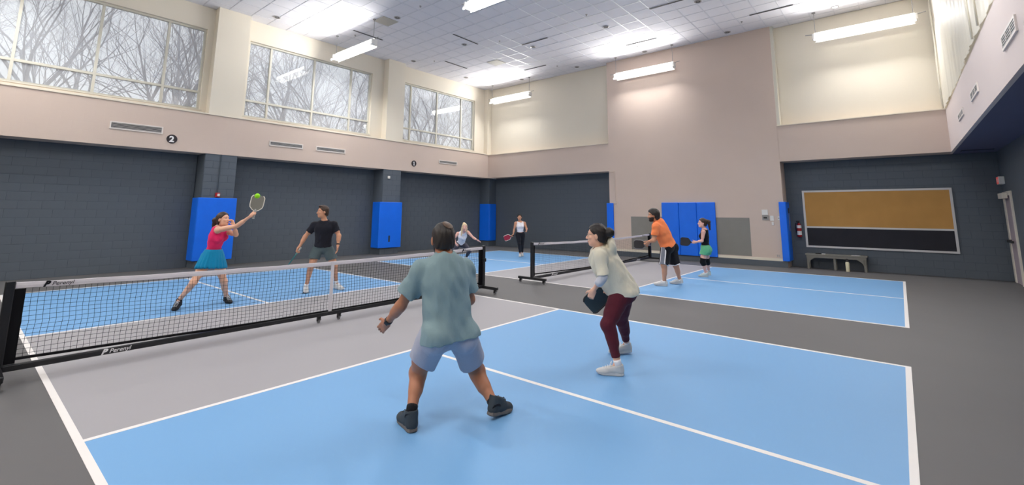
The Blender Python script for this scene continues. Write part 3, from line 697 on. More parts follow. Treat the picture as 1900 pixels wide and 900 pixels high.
# door and exit sign on the right wall
mb = MB(); dy0, dy1, dh = 12.15, 13.24, 2.22
mb.box((XR-0.03, dy1-0.2, 0), (XR+0.005, dy1, dh)); mb.box((XR-0.03, dy0, 0), (XR+0.005, dy0+0.14, dh)); mb.box((XR-0.03, dy0+0.14, dh-0.1), (XR+0.005, dy1-0.14, dh))
dr = struct(obj('door_1', mb, 'door_cream'), 'cream framed exit door at the right end of the dark wall', 'door')
quick('door_leaf', (XR-0.012, dy0+0.14, 0.01), (XR-0.001, dy1-0.14, dh-0.1), 'door_leaf', dr)
quick('door_closer', (XR-0.13, dy1-0.75, dh-0.17), (XR-0.035, dy1-0.15, dh-0.04), 'door_cream', dr)
mb = MB(); mb.box((XR-0.09, dy0+0.2, 0.98), (XR-0.06, dy1-0.22, 1.03)); mb.box((XR-0.09, dy1-0.26, 0.97), (XR-0.012, dy1-0.2, 1.04)); obj('push_bar', mb, 'black_metal', dr)
t = thing('exit_sign', 'small red and white exit sign on the dark wall above the door', 'sign', (XR, 12.95, 2.4))
quick('sign_body', (XR-0.11, 12.78, 2.41), (XR-0.002, 13.09, 2.60), 'white_plastic', t, 0.008)
quick('sign_face', (XR-0.115, 12.79, 2.42), (XR-0.1105, 13.08, 2.59), 'red_sign', t)
text_obj('lettering', 'EXIT', 0.125, frame4((XR-0.1155, 13.06, 2.46), (0,-1,0), (0,0,1), (-1,0,0)), 'paper', t, 0, 0.0005)

# gathered netting curtain at the right
def curtain():
    v = []; f = []; ys_ = np.linspace(2.2, 12.95, 260); zs = np.linspace(4.415, 7.74, 10)
    for z in zs:
        for y in ys_:
            a = 0.010*math.sin(y*9+1.3*math.sin(y*2.1))+0.006*math.sin(y*23+0.6*z)+0.014*math.sin(y*1.3+z*0.5)
            v.append((7.93+a, y, z))
    n = len(ys_)
    for i in range(len(zs)-1):
        for k in range(n-1): f.append((i*n+k, i*n+k+1, (i+1)*n+k+1, (i+1)*n+k))
    mb = MB(); mb.add(v, f)
    t = thing('netting_curtain', 'white translucent netting hanging over the upper right wall', 'netting', (7.93, 7.4, 4.415))
    obj('netting_sheet', mb, 'netting', t, True)
    mb = MB(); mb.tube([(7.93, 2.2, 7.75), (7.93, 12.9, 7.75)], 0.02, 8); obj('curtain_track', mb, 'grey_plastic', t)
    for y in (12.86, 12.6, 6.3, 5.6):
        mb = MB(); mb.tube([(7.90, y, 7.74), (7.905, y-0.04, 6.4), (7.895, y-0.02, 5.2), (7.905, y, 4.43)], 0.014, 6); obj('gathered_fold', mb, 'netting_fold', t, True)
curtain()
t = thing('soffit_grille', 'dark linear grille in the underside of the right bulkhead', 'air grille', (8.45, 12.6, ZS))
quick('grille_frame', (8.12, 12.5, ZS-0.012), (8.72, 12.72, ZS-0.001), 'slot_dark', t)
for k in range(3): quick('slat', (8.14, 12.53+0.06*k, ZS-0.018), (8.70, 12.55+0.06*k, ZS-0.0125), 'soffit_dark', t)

# ------------------------------------------------------------------ bare trees outside
def tree(x, y, h, seed, m, lab, grp, far=False):
    R = random.Random(seed); mb = MB()
    def grow(p, d, L, r, lv):
        n = 3; pts = [p]; rad = [r]; q = p
        for i in range(n):
            d = (d+Vector((R.uniform(-.16, .16), R.uniform(-.16, .16), R.uniform(-.04, .1)))).normalized()
            q = q+d*L/n; pts.append(q); rad.append(r*(1-0.35*(i+1)/n))
        mb.tube(pts, rad, 5 if lv < 2 else 3, cap=False) if lv < 4 else mb.tube(pts[::3], rad[::3], 3, cap=False)
        if lv >= 5: return
        k = R.choice((3, 3, 4)) if lv else R.choice((3, 4, 5))
        for j in range(k):
            an = R.uniform(0, 2*PI); sp = R.uniform(0.3, 0.75)
            s = d.orthogonal().normalized(); s2 = d.cross(s)
            nd = (d*math.cos(sp)+(s*math.cos(an)+s2*math.sin(an))*math.sin(sp)+Vector((0, 0, 0.12))).normalized()
            grow(pts[-1] if j < 2 else pts[R.choice((1, 2))], nd, L*R.uniform(0.62, 0.85), rad[-1]*R.uniform(0.55, 0.8), lv+1)
    grow(Vector((x, y, -0.6)), Vector((R.uniform(-.06, .06), R.uniform(-.08, .08), 1)).normalized(), h*0.3, h*0.014, 0)
    o = obj('bare_tree', mb, m, recalc=False); tag(o, lab, 'tree', grp); return o
TR = [(-16.5, -2.6, 15), (-18, 1.2, 16), (-17.5, 3.6, 14.5), (-19.5, 7.4, 17), (-18.5, 10.2, 15.5), (-20.5, 13.2, 17), (-19.5, 16.5, 16), (-21, 20.0, 17), (-20.5, 23.5, 16), (-22, 27.5, 18), (-17, -6.5, 15)]
TL = ['standing second from the left outside the left window', 'standing third from the left outside the left window', 'nearest the right edge of the left window', 'at the left edge of the middle window', 'in the middle of the middle window',
      'right of centre in the middle window', 'at the right edge of the middle window', 'hidden mostly by the second cream column', 'at the left of the farthest window', 'at the right of the farthest window', 'standing first from the left outside the left window']
for i, (x, y, h) in enumerate(TR): tree(x, y, h, 40+i, 'bark', 'bare leafless tree '+TL[i], 'bare trees outside')
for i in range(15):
    tree(-29-5*random.random(), -9+3.6*i+random.uniform(-1, 1), 19+4*random.random(), 90+i, 'bark_hazed', 'hazy bare tree farther away behind the windows', 'hazy bare trees far outside', True)
struct(quick('ground', (-60, -40, -0.8), (-9.8, 70, -0.6), 'ground_outside'), 'wintry ground outside the windows', 'ground')

# ------------------------------------------------------------------ figures: smooth implicit bodies, meshed with surface nets
class Vol:
    def __init__(s, lo, hi, h):
        s.h = h; s.lo = np.array(lo, float)-4*h; s.n = np.ceil((np.array(hi, float)-s.lo)/h).astype(int)+5
        s.d = np.full(s.n, 0.3, np.float32)
        s.ax = [(s.lo[i]+h*np.arange(s.n[i])).astype(np.float32) for i in range(3)]
    def sub(s, lo, hi):
        a = np.clip(np.floor((np.array(lo)-s.lo)/s.h).astype(int), 0, s.n); b = np.clip(np.ceil((np.array(hi)-s.lo)/s.h).astype(int)+1, 0, s.n)
        if (b <= a).any(): return None
        sl = tuple(slice(int(a[i]), int(b[i])) for i in range(3))
        return sl, s.ax[0][sl[0]][:, None, None], s.ax[1][sl[1]][None, :, None], s.ax[2][sl[2]][None, None, :]
    def op(s, pr, inf=0.0, sign=1, k=None):
        kind = pr[0]; kk = pr[-1] if k is None else k; m = kk+3*s.h+max(inf, 0)
        if kind == 'rc':
            a, b, ra, rb, caps = pr[1:6]; R = max(ra, rb)
            g = s.sub(np.minimum(np.array(a)-R, np.array(b)-R)-m, np.maximum(np.array(a)+R, np.array(b)+R)+m)
            if g is None: return
            sl, X, Y, Z = g; ab = np.array(b)-np.array(a); L2 = float(ab@ab)+1e-12
            x, y, z = X-a[0], Y-a[1], Z-a[2]; t = (x*ab[0]+y*ab[1]+z*ab[2])/L2; tc = np.clip(t, 0, 1)
            d = np.sqrt((x-tc*ab[0])**2+(y-tc*ab[1])**2+(z-tc*ab[2])**2)-(ra+(rb-ra)*tc)-inf
            if caps & 1: d = np.maximum(d, -t*math.sqrt(L2))
            if caps & 2: d = np.maximum(d, (t-1)*math.sqrt(L2))
        elif kind == 'el':
            c, r, F = pr[1:4]; r = np.array(r)+inf; R = float(r.max()); g = s.sub(np.array(c)-R-m, np.array(c)+R+m)
            if g is None: return
            sl, X, Y, Z = g; x, y, z = X-c[0], Y-c[1], Z-c[2]
            q = [x*F[i][0]+y*F[i][1]+z*F[i][2] for i in range(3)]
            k0 = np.sqrt((q[0]/r[0])**2+(q[1]/r[1])**2+(q[2]/r[2])**2); k1 = np.sqrt((q[0]/r[0]**2)**2+(q[1]/r[1]**2)**2+(q[2]/r[2]**2)**2)+1e-6
            d = k0*(k0-1)/k1
        elif kind == 'bx':
            c, hf, F, r = pr[1:5]; R = float(np.linalg.norm(hf)); g = s.sub(np.array(c)-R-m, np.array(c)+R+m)
            if g is None: return
            sl, X, Y, Z = g; x, y, z = X-c[0], Y-c[1], Z-c[2]
            q = [np.abs(x*F[i][0]+y*F[i][1]+z*F[i][2])-(hf[i]-r) for i in range(3)]
            d = np.sqrt(np.maximum(q[0], 0)**2+np.maximum(q[1], 0)**2+np.maximum(q[2], 0)**2)+np.minimum(np.maximum(np.maximum(q[0], q[1]), q[2]), 0)-r-inf
        a = s.d[sl]
        if sign > 0:
            hh = np.maximum(kk-np.abs(a-d), 0)/max(kk, 1e-6); s.d[sl] = np.minimum(a, d)-hh*hh*kk*0.25
        else:
            d = -d; hh = np.maximum(kk-np.abs(a-d), 0)/max(kk, 1e-6); s.d[sl] = np.maximum(a, d)+hh*hh*kk*0.25
    def cut(s, p, n):                       # keep the side the normal points away from
        X, Y, Z = s.ax[0][:, None, None], s.ax[1][None, :, None], s.ax[2][None, None, :]
        s.d = np.maximum(s.d, ((X-p[0])*n[0]+(Y-p[1])*n[1]+(Z-p[2])*n[2]).astype(np.float32))
    def folds(s, amp, dirs, freq, seed=0):
        R = np.random.default_rng(seed); idx = np.nonzero(np.abs(s.d) < 0.03)
        P = np.stack([s.ax[i][idx[i]] for i in range(3)], 1); f = np.zeros(len(P), np.float32)
        for k in range(5):
            v = np.array(dirs)+R.normal(0, 0.3, 3); v /= np.linalg.norm(v); w = R.normal(0, 1, 3); w /= np.linalg.norm(w)
            f += np.sin(P@(v*freq*R.uniform(0.6, 1.6))+1.3*np.sin(P@(w*freq*0.35)+R.uniform(0, 6)))
        s.d[idx] += amp*f/2.2
    def mesh(s, name, mats):
        d = s.d; sg = d < 0; n0, n1, n2 = d.shape
        c = np.zeros((n0-1, n1-1, n2-1), np.int8)
        for o in np.ndindex(2, 2, 2): c += sg[o[0]:n0-1+o[0], o[1]:n1-1+o[1], o[2]:n2-1+o[2]]
        act = (c > 0) & (c < 8); I = np.argwhere(act); N = len(I)
        ids = np.full(act.shape, -1, np.int32); ids[act] = np.arange(N)
        V = {o: d[I[:, 0]+o[0], I[:, 1]+o[1], I[:, 2]+o[2]] for o in np.ndindex(2, 2, 2)}
        pos = np.zeros((N, 3)); cnt = np.zeros(N)
        for a in range(3):
            for o in np.ndindex(2, 2, 2):
                if o[a]: continue
                e = list(o); e[a] = 1; v0, v1 = V[o], V[tuple(e)]; x = (v0 < 0) != (v1 < 0)
                t = np.where(x, v0/np.where(x, v0-v1, 1), 0); q = np.tile(np.array(o, float), (N, 1)); q[:, a] += t
                pos[x] += q[x]; cnt[x] += 1
        pos = (I+pos/cnt[:, None])*s.h+s.lo
        F = []
        for a in range(3):
            b, e = (a+1) % 3, (a+2) % 3
            s0 = [slice(None)]*3; s1 = [slice(None)]*3; s0[a] = slice(0, -1); s1[a] = slice(1, None)
            A, B = sg[tuple(s0)], sg[tuple(s1)]; E = np.argwhere(A != B)
            E = E[(E[:, b] > 0) & (E[:, e] > 0) & (E[:, b] < d.shape[b]-1) & (E[:, e] < d.shape[e]-1)]
            q = []
            for db, de in ((1, 1), (0, 1), (0, 0), (1, 0)):
                K = E.copy(); K[:, b] -= db; K[:, e] -= de; q.append(ids[K[:, 0], K[:, 1], K[:, 2]])
            q = np.stack(q, 1); ins = A[E[:, 0], E[:, 1], E[:, 2]]; q[~ins] = q[~ins][:, ::-1]; F.append(q)
        F = np.concatenate(F); F = F[(F >= 0).all(1)]
        # light smoothing that keeps the shape
        for w in (0.5, -0.45):
            acc = np.zeros_like(pos); cn = np.zeros(N)
            for i in range(4):
                np.add.at(acc, F[:, i], pos[F[:, (i+1) % 4]]); np.add.at(cn, F[:, i], 1)
            m = cn > 0; pos[m] += w*(acc[m]/cn[m, None]-pos[m])
        return pos, F
def np_mesh(name, pos, F, mats, o0):
    me = bpy.data.meshes.new(name); pos = pos-np.array(o0)
    me.vertices.add(len(pos)); me.vertices.foreach_set('co', pos.astype(np.float32).ravel())
    me.loops.add(F.size); me.loops.foreach_set('vertex_index', F.astype(np.int32).ravel())
    me.polygons.add(len(F)); me.polygons.foreach_set('loop_start', np.arange(0, F.size, 4, dtype=np.int32)); me.polygons.foreach_set('loop_total', np.full(len(F), 4, np.int32))
    me.polygons.foreach_set('use_smooth', np.ones(len(F), bool))
    for m in mats: me.materials.append(M[m])
    me.update(); me.validate(); return me
def vobj(name, vol, m, parent):
    pos, F = vol.mesh(name, [m]); o0 = ORG[parent.name]
    o = bpy.data.objects.new(name, np_mesh(name, pos, F, [m], o0)); C.objects.link(o); o.parent = parent; ORG[o.name] = o0
    return o
A3 = lambda v: np.array(v, float)
def nrm(v): v = A3(v); return v/(np.linalg.norm(v)+1e-12)
def head_dir(deg, up=0.0): return nrm((math.cos(math.radians(deg)), math.sin(math.radians(deg)), up))
def perp(v, ax): v = A3(v)-A3(ax)*float(A3(v)@A3(ax)); return nrm(v)
def rc(a, b, ra, rb, k=0.03, caps=0): return ('rc', A3(a), A3(b), ra, rb, caps, k)
def el(c, r, F, k=0.03): return ('el', A3(c), r, [A3(f) for f in F], k)
def bx(c, h, F, r, k=0.01): return ('bx', A3(c), h, [A3(f) for f in F], r, k)

class Figure:
    """joints in metres in the room; sizes: b = build, hs = head size, w = width"""
    def __init__(s, J, look, sex='m', b=1.0, hs=1.0, w=1.0, hands=None, toes=None, up=None, lg=1.0):
        s.J = J = {k: A3(v) for k, v in J.items()}; s.sex = sex; s.b = b; s.hs = hs
        s.up = nrm(J['neck']-J['pel']); s.rt = perp(J['shR']-J['shL'], s.up); s.fw = np.cross(s.up, s.rt)
        s.hrt = perp(J['hipR']-J['hipL'], (0, 0, 1)); s.hfw = np.cross((0, 0, 1), s.hrt)
        s.hf = nrm(look); s.hr = nrm(np.cross(s.hf, (0, 0, 1) if up is None else up)); s.hu = np.cross(s.hr, s.hf)
        T = (s.rt, s.fw, s.up); L = np.linalg.norm(J['neck']-J['pel']); at = lambda t: J['neck']+(J['pel']-J['neck'])*t
        f = sex == 'f'; s.at = at; P = s.P = {}
        cw, ww, pw = (0.145, 0.118, 0.160) if f else (0.172, 0.148, 0.160)
        cw, ww, pw = cw*b*w, ww*b*w, pw*b*w
        P['torso'] = [el(at(0.34)-s.fw*0.005, (cw, 0.108*b, 0.19*b), T, 0.05), el(at(0.66), (ww, 0.098*b, 0.15*b), T, 0.06),
                      rc(at(0.09)-s.fw*0.02, J['shL']-s.rt*-0.02, 0.066*b, 0.048*b, 0.05), rc(at(0.09)-s.fw*0.02, J['shR']-s.rt*0.02, 0.066*b, 0.048*b, 0.05)]
        if f: P['torso'] += [el(at(0.36)+s.fw*0.085*b+s.rt*q*0.065*b, (0.062*b, 0.055*b, 0.06*b), T, 0.04) for q in (-1, 1)]
        else: P['torso'] += [el(at(0.28)+s.fw*0.06*b+s.rt*q*0.075*b, (0.085*b, 0.05*b, 0.07*b), T, 0.05) for q in (-1, 1)]
        HT = (s.hrt, s.hfw, (0, 0, 1))
        P['pelvis'] = [el(at(0.97), (pw, 0.112*b, 0.125*b), (s.hrt, nrm(np.cross(nrm(s.up+A3((0,0,.6))), s.hrt)), nrm(s.up+A3((0,0,.6)))), 0.05)]
        for q in ('L', 'R'): P['pelvis'].append(el(J['hip'+q]-s.hfw*0.055*b-A3((0,0,0.005)), (0.085*b, 0.085*b, 0.095*b), HT, 0.05))
        nb = at(0.03); hb = J['head']-s.hu*0.07*hs-s.hf*0.015*hs
        P['neck'] = [rc(nb-s.fw*0.012, hb, 0.056*b*(0.86 if f else 1), 0.052*b*(0.86 if f else 1), 0.03)]
        s.H = H = lambda x, y, z: J['head']+(s.hr*x+s.hf*y+s.hu*z)*hs
        HF = (s.hr, s.hf, s.hu); sc = lambda *r: tuple(v*hs for v in r)
        P['head'] = [el(H(0, -0.012, 0.030), sc(0.074, 0.094, 0.088), HF, 0.02), el(H(0, 0.022, -0.045), sc(0.058, 0.068, 0.072), HF, 0.035),
                     el(H(0, 0.062, -0.092), sc(0.030, 0.024, 0.022), HF, 0.025), el(H(0, 0.072, 0.030), sc(0.055, 0.016, 0.012), HF, 0.02),
                     rc(H(0, 0.086, 0.008), H(0, 0.106, -0.026), 0.0085*hs, 0.0135*hs, 0.012), el(H(0, 0.094, -0.032), sc(0.018, 0.010, 0.009), HF, 0.008)]
        P['head'] += [el(H(q*0.036, 0.066, -0.020), sc(0.022, 0.018, 0.018), HF, 0.02) for q in (-1, 1)]
        P['head'] += [el(H(0, 0.083, -0.062), sc(0.022, 0.011, 0.006), HF, 0.008), el(H(0, 0.081, -0.072), sc(0.019, 0.010, 0.006), HF, 0.008)]
        P['sockets'] = [el(H(q*0.031, 0.090, 0.008), sc(0.017, 0.012, 0.010), HF, 0.012) for q in (-1, 1)]
        P['ears'] = [el(H(q*0.078, -0.006, -0.008), sc(0.010, 0.021, 0.033), (s.hr, s.hf, s.hu), 0.008) for q in (-1, 1)]
        am = 0.84 if f else 1.0
        for q, sg in (('L', -1), ('R', 1)):
            sh, e, wr = J['sh'+q], J['el'+q], J['wr'+q]
            P['uarm'+q] = [rc(sh, e, 0.052*b*am, 0.040*b*am, 0.03), el(sh+(e-sh)*0.06+s.rt*sg*0.008, (0.058*b*am, 0.056*b*am, 0.07*b*am), T, 0.04), rc(sh+(e-sh)*0.3, sh+(e-sh)*0.62, 0.050*b*am, 0.047*b*am, 0.03)]
            P['farm'+q] = [rc(e, wr, 0.039*b*am, 0.026*b*am, 0.02), rc(e+(wr-e)*0.12, e+(wr-e)*0.42, 0.041*b*am, 0.039*b*am, 0.03)]
            hp, kn, an = J['hip'+q], J['kn'+q], J['an'+q]; b0 = b; b = b*lg
            P['thigh'+q] = [rc(hp, kn, 0.086*b, 0.056*b, 0.04), rc(hp+(kn-hp)*0.2+s.hfw*0.012, hp+(kn-hp)*0.65+s.hfw*0.012, 0.080*b, 0.066*b, 0.04)]
            sd = nrm(an-kn); td = perp(toes[q] if toes else s.hfw, sd)
            P['shin'+q] = [rc(kn, an, 0.052*b, 0.035*b0, 0.03), rc(kn+(an-kn)*0.16-td*0.016, kn+(an-kn)*0.46-td*0.014, 0.048*b, 0.043*b, 0.03), el(kn+td*0.012, (0.050*b, 0.050*b, 0.058*b), (nrm(np.cross(td, sd)), td, sd), 0.03),
                           rc(an, an+A3((0,0,-0.022))+perp(td, (0,0,1))*0.03, 0.030*b0, 0.022*b0, 0.02)]
            b = b0; hd, pn, mode = hands[q]; hd = nrm(hd); pn = perp(pn, hd); side = np.cross(hd, pn)*(1 if q == 'R' else -1)   # side = towards the thumb
            z = b*(0.92 if f else 1.0); HFm = (side, pn, hd); w0 = wr; PP = []
            PP.append(bx(w0+hd*0.052*z, (0.040*z, 0.0145*z, 0.050*z), HFm, 0.013*z, 0.015)); PP.append(rc(w0, w0+hd*0.03*z, 0.025*z, 0.022*z, 0.02))
            curl = {'relax': (12, 20, 14), 'open': (6, 8, 5), 'grip': (72, 88, 55), 'half': (45, 55, 30)}[mode]
            for i, (ln, off) in enumerate(((0.074, 0.029), (0.083, 0.010), (0.077, -0.010), (0.060, -0.028))):
                p0 = w0+hd*(0.098-0.006*(i == 3)-0.004*(i == 0))*z+side*off*z; an_ = 0; dv = nrm(hd+side*(off*2.2 if mode in ('open', 'relax') else 0)); p = p0
                for seg, ca, rr in ((0.46, curl[0]*(0.6+0.2*i if mode == 'relax' else 1), 0.0088), (0.30, curl[1], 0.0080), (0.24, curl[2], 0.0072)):
                    an_ += math.radians(ca); dd = dv*math.cos(an_)+pn*math.sin(an_); p2 = p+dd*ln*seg*z; PP.append(rc(p, p2, rr*z, rr*0.93*z, 0.005)); p = p2
            tb = w0+hd*0.030*z+side*0.030*z+pn*0.004
            t1 = nrm(hd*0.70+side*(0.75 if mode != 'grip' else 0.35)+pn*(0.25 if mode != 'grip' else 0.75)); t2 = nrm(hd*0.95+side*(0.25 if mode != 'grip' else -0.35)+pn*(0.25 if mode != 'grip' else 0.55))
            PP += [rc(tb, tb+t1*0.042*z, 0.0135*z, 0.0105*z, 0.012), rc(tb+t1*0.042*z, tb+t1*0.042*z+t2*0.032*z, 0.0100*z, 0.0085*z, 0.004)]
            P['hand'+q] = PP
            s.__dict__['grip'+q] = w0+hd*0.075*z+pn*0.028*z; s.__dict__['side'+q] = side; s.__dict__['hd'+q] = hd; s.__dict__['pn'+q] = pn
    def vol(s, tags, h, pad=0.12):
        pts = []
        for t in tags:
            for p in s.P[t]: pts += [p[1]] + ([p[2]] if p[0] == 'rc' else [])
        pts = np.array(pts); return Vol(pts.min(0)-pad, pts.max(0)+pad, h)
    def fill(s, v, tags, inf=0.0):
        for t in tags:
            for p in s.P[t]: v.op(p, inf)
    def body(s, parent, m, h):
        tags = ['torso', 'pelvis', 'neck']+[a+q for q in 'LR' for a in ('uarm', 'farm', 'thigh', 'shin')]+['head', 'ears', 'handL', 'handR']
        v = s.vol(tags, h, 0.10); s.fill(v, tags[:-4]); s.fill(v, ['head'])
        for p in s.P['sockets']: v.op(p, 0, -1)
        for q in (-1, 1): v.op(el(s.H(q*0.031, 0.079, 0.0175), (0.017*s.hs, 0.009*s.hs, 0.006*s.hs), (s.hr, s.hf, s.hu), 0.006))
        s.fill(v, ['ears', 'handL', 'handR'])
        o = vobj('body', v, m, parent)
        return o
    def face(s, parent, brow, lip='lip', eye='eye_white', iris='iris_dark', w=1.0):
        H = s.H
        Mx = Matrix(((s.hr[0], s.hf[0], s.hu[0], 0), (s.hr[1], s.hf[1], s.hu[1], 0), (s.hr[2], s.hf[2], s.hu[2], 0), (0, 0, 0, 1)))
        for q in (-1, 1):
            c = H(q*0.031, 0.0715, 0.007); mb = MB(); mb.ball((0, 0, 0), 0.0125*s.hs, 12, 8)
            e = link_mesh('eye', mesh_of('eye', mb, [eye], True), parent, Matrix.Translation(Vector(c)) @ Mx)
            mb = MB(); mb.ball((0, 0.0072*s.hs, 0), 0.0068*s.hs, 8, 6); ir = bpy.data.objects.new('iris', mesh_of('iris', mb, [iris], True)); C.objects.link(ir); ir.parent = e
            mb = MB(); mb.tube([H(q*0.014, 0.087, 0.027), H(q*0.032, 0.085, 0.033), H(q*0.050, 0.070, 0.027)], [0.0032*s.hs, 0.0045*s.hs, 0.002*s.hs], 6); obj('eyebrow', mb, brow, parent, True)
        mb = MB(); mb.tube([H(-0.022, 0.086, -0.067), H(-0.010, 0.0945, -0.064), H(0, 0.096, -0.066), H(0.010, 0.0945, -0.064), H(0.022, 0.086, -0.067)], [0.002*s.hs, 0.005*s.hs, 0.0055*s.hs, 0.005*s.hs, 0.002*s.hs], 6); obj('lips', mb, lip, parent, True)
    def hair(s, parent, m, h, thick=0.012, nape=-0.085, front=0.072, extra=(), cuts=True, name='hair', seed=0):
        H = s.H; v = Vol(np.min([H(0, 0, 0)]+[A3(e[1]) for e in extra]+[A3(e[2]) for e in extra if e[0] == 'rc'], 0)-0.17, np.max([H(0, 0, 0)]+[A3(e[1]) for e in extra]+[A3(e[2]) for e in extra if e[0] == 'rc'], 0)+0.17, h)
        v.op(el(H(0, -0.012, 0.030), tuple(x*s.hs+thick for x in (0.074, 0.094, 0.088)), (s.hr, s.hf, s.hu), 0.02))
        v.op(el(H(0, -0.035, -0.03), tuple(x*s.hs+thick for x in (0.066, 0.062, 0.07)), (s.hr, s.hf, s.hu), 0.03))
        n = s.hf*0.80-s.hu*0.60; v.cut(H(0, front, 0.085), n); v.cut(H(0, 0, nape), -s.hu+s.hf*0.25)
        for q in (-1, 1): v.op(el(H(q*0.082, 0.012, -0.020), tuple(x*s.hs for x in (0.03, 0.026, 0.034)), (s.hr, s.hf, s.hu), 0.008), 0, -1)
        for e in extra: v.op(e)
        v.folds(0.0022, s.hr, 150, seed); return vobj(name, v, m, parent)

SHOES = {}
def shoe(parent, ank, toe, m_up, m_sole, size=0.26, pitch=0.0, boot=False, lace='white_cloth'):
    toe = perp(toe, (0, 0, 1)); key = (boot, m_up, m_sole, lace)
    if key not in SHOES:
        F = ((1,0,0), (0,1,0), (0,0,1)); v = Vol((-0.09, -0.08, -0.02), (0.21, 0.08, 0.2), 0.006)
        v.op(rc((-0.028, 0, 0.045), (0.06, 0, 0.045), 0.036, 0.040, 0.02)); v.op(rc((0.03, 0, 0.048), (0.15, 0.004, 0.030), 0.040, 0.030, 0.02)); v.op(el((0.120, 0.004, 0.026), (0.068, 0.044, 0.032), F, 0.02))
        v.op(rc((-0.030, 0, 0.04), (-0.022, 0, 0.12 if boot else 0.085), 0.036, 0.038, 0.02)); v.op(rc((-0.02, 0, 0.085), (0.07, 0, 0.062), 0.034, 0.030, 0.02))
        if boot: v.op(rc((-0.01, 0, 0.11), (0.03, 0, 0.09), 0.040, 0.034, 0.02))
        v.cut((0, 0, 0.016), (0, 0, -1)); v.cut((-0.02, 0, 0.125 if boot else 0.092), (0.25, 0, 1)); v.op(rc((-0.022, 0, 0.07), (-0.018, 0, 0.16), 0.031, 0.033, 0.004, 0), 0, -1)
        up = v.mesh('shoe', None)
        ol = [(-0.066, 0), (-0.060, -0.026), (-0.035, -0.037), (0.02, -0.034), (0.08, -0.043), (0.13, -0.044), (0.168, -0.028), (0.186, 0.006), (0.172, 0.032), (0.13, 0.046), (0.08, 0.042), (0.02, 0.036), (-0.035, 0.037), (-0.060, 0.026)]
        mb = MB(); n = len(ol); vv = []
        for z, k in ((0.0, 0.94), (0.008, 1.02), (0.024, 1.0), (0.030, 0.93)):
            for x, y in ol: vv.append((0.06+(x-0.06)*k, y*k, z+(0.010*max(0, x-0.12)/0.06 if z < 0.009 else 0)))
        f = [(i*n+k, i*n+(k+1) % n, (i+1)*n+(k+1) % n, (i+1)*n+k) for i in range(3) for k in range(n)]+[tuple(range(n-1, -1, -1)), tuple(3*n+k for k in range(n))]
        mb.add(vv, f); lc = MB()
        for k in range(4):
            x = 0.055+0.022*k; z = 0.088-0.0085*k; lc.tube([(x, -0.026, z-0.012), (x+0.004, 0, z+0.004), (x, 0.026, z-0.012)], 0.0032, 5)
        for q in (-1, 1): lc.tube([(0.05, 0, 0.096), (0.045, q*0.025, 0.112), (0.055, q*0.04, 0.098), (0.05, 0, 0.094)], 0.0025, 5)
        SHOES[key] = (np_mesh('shoe', up[0], up[1], [m_up], (0,0,0)), mesh_of('sole', mb, [m_sole]), mesh_of('laces', lc, [lace]))
    me, so, la = SHOES[key]; cp, sp = math.cos(pitch), math.sin(pitch); k = size/0.25
    x = A3((toe[0]*cp, toe[1]*cp, -sp)); y = np.cross((0, 0, 1), toe); z = np.cross(x, y)
    low = min(float((A3(q)*k)@A3((x[2], y[2], z[2]))) for q in ((-0.066, 0, 0), (0.186, 0, 0.01), (0.13, 0.04, 0)))
    org = A3((ank[0], ank[1], 0))+toe*0.012; org[2] = 0.004-low
    if pitch: org[:2] -= (x*0.0)[:2]
    M4 = Matrix(((x[0]*k, y[0]*k, z[0]*k, org[0]), (x[1]*k, y[1]*k, z[1]*k, org[1]), (x[2]*k, y[2]*k, z[2]*k, org[2]), (0, 0, 0, 1)))
    s = link_mesh('shoe', me, parent, M4)
    for nme, d in (('sole', so), ('laces', la)):
        o = bpy.data.objects.new(nme, d); C.objects.link(o); o.parent = s
    return s
def sock(parent, an, kn, m, r=0.040, top=0.10):
    d = nrm(kn-an); mb = MB(); mb.tube([an-d*0.035, an+d*top*0.5, an+d*top], [r+0.003, r, r+0.001], 14); return obj('sock', mb, m, parent, True)
def band(parent, name, a, b, r, m, n=16):
    mb = MB(); a, b = Vector(a), Vector(b); mb.tube([a, a+(b-a)*0.15, a+(b-a)*0.85, b], [r*0.94, r, r, r*0.94], n); return obj(name, mb, m, parent, True)

def paddle(g, axis, normal, lab, m_face, m_edge, m_grip, grp=None):
    """g: where the hand holds the handle, axis: from the handle's end to the tip, normal: of the hitting face"""
    a = nrm(axis); n = perp(normal, a); sd = np.cross(a, n); o = A3(g)+a*0.05
    t = thing('pickleball_paddle', lab, 'paddle', tuple(g), grp)
    W, L = 0.098, 0.26; pts = []
    for k in range(8): an = math.radians(k*90/7); pts.append((W-0.052+0.052*math.sin(an), L-0.052+0.052*math.cos(an)))
    right = pts+[(W, 0.10), (W-0.008, 0.06), (0.05, 0.018), (0.018, 0.0)]
    ol = right+[(-x, y) for x, y in reversed(right)]
    mb = MB(); mb.prism(ol, o-n*0.0065, sd, a, n*0.013); obj('paddle_face', mb, m_face, t)
    mb = MB(); mb.tube([o+sd*x+a*y for x, y in ol[2:-2]], 0.0095, 6); obj('edge_guard', mb, m_edge, t, True)
    mb = MB(); mb.tube([o+a*0.03, o, o-a*0.06, o-a*0.122], [0.0135, 0.0165, 0.0165, 0.0165], 10); mb.tube([o-a*0.122, o-a*0.135], [0.0195, 0.019], 10); obj('handle', mb, m_grip, t, True)
    return t
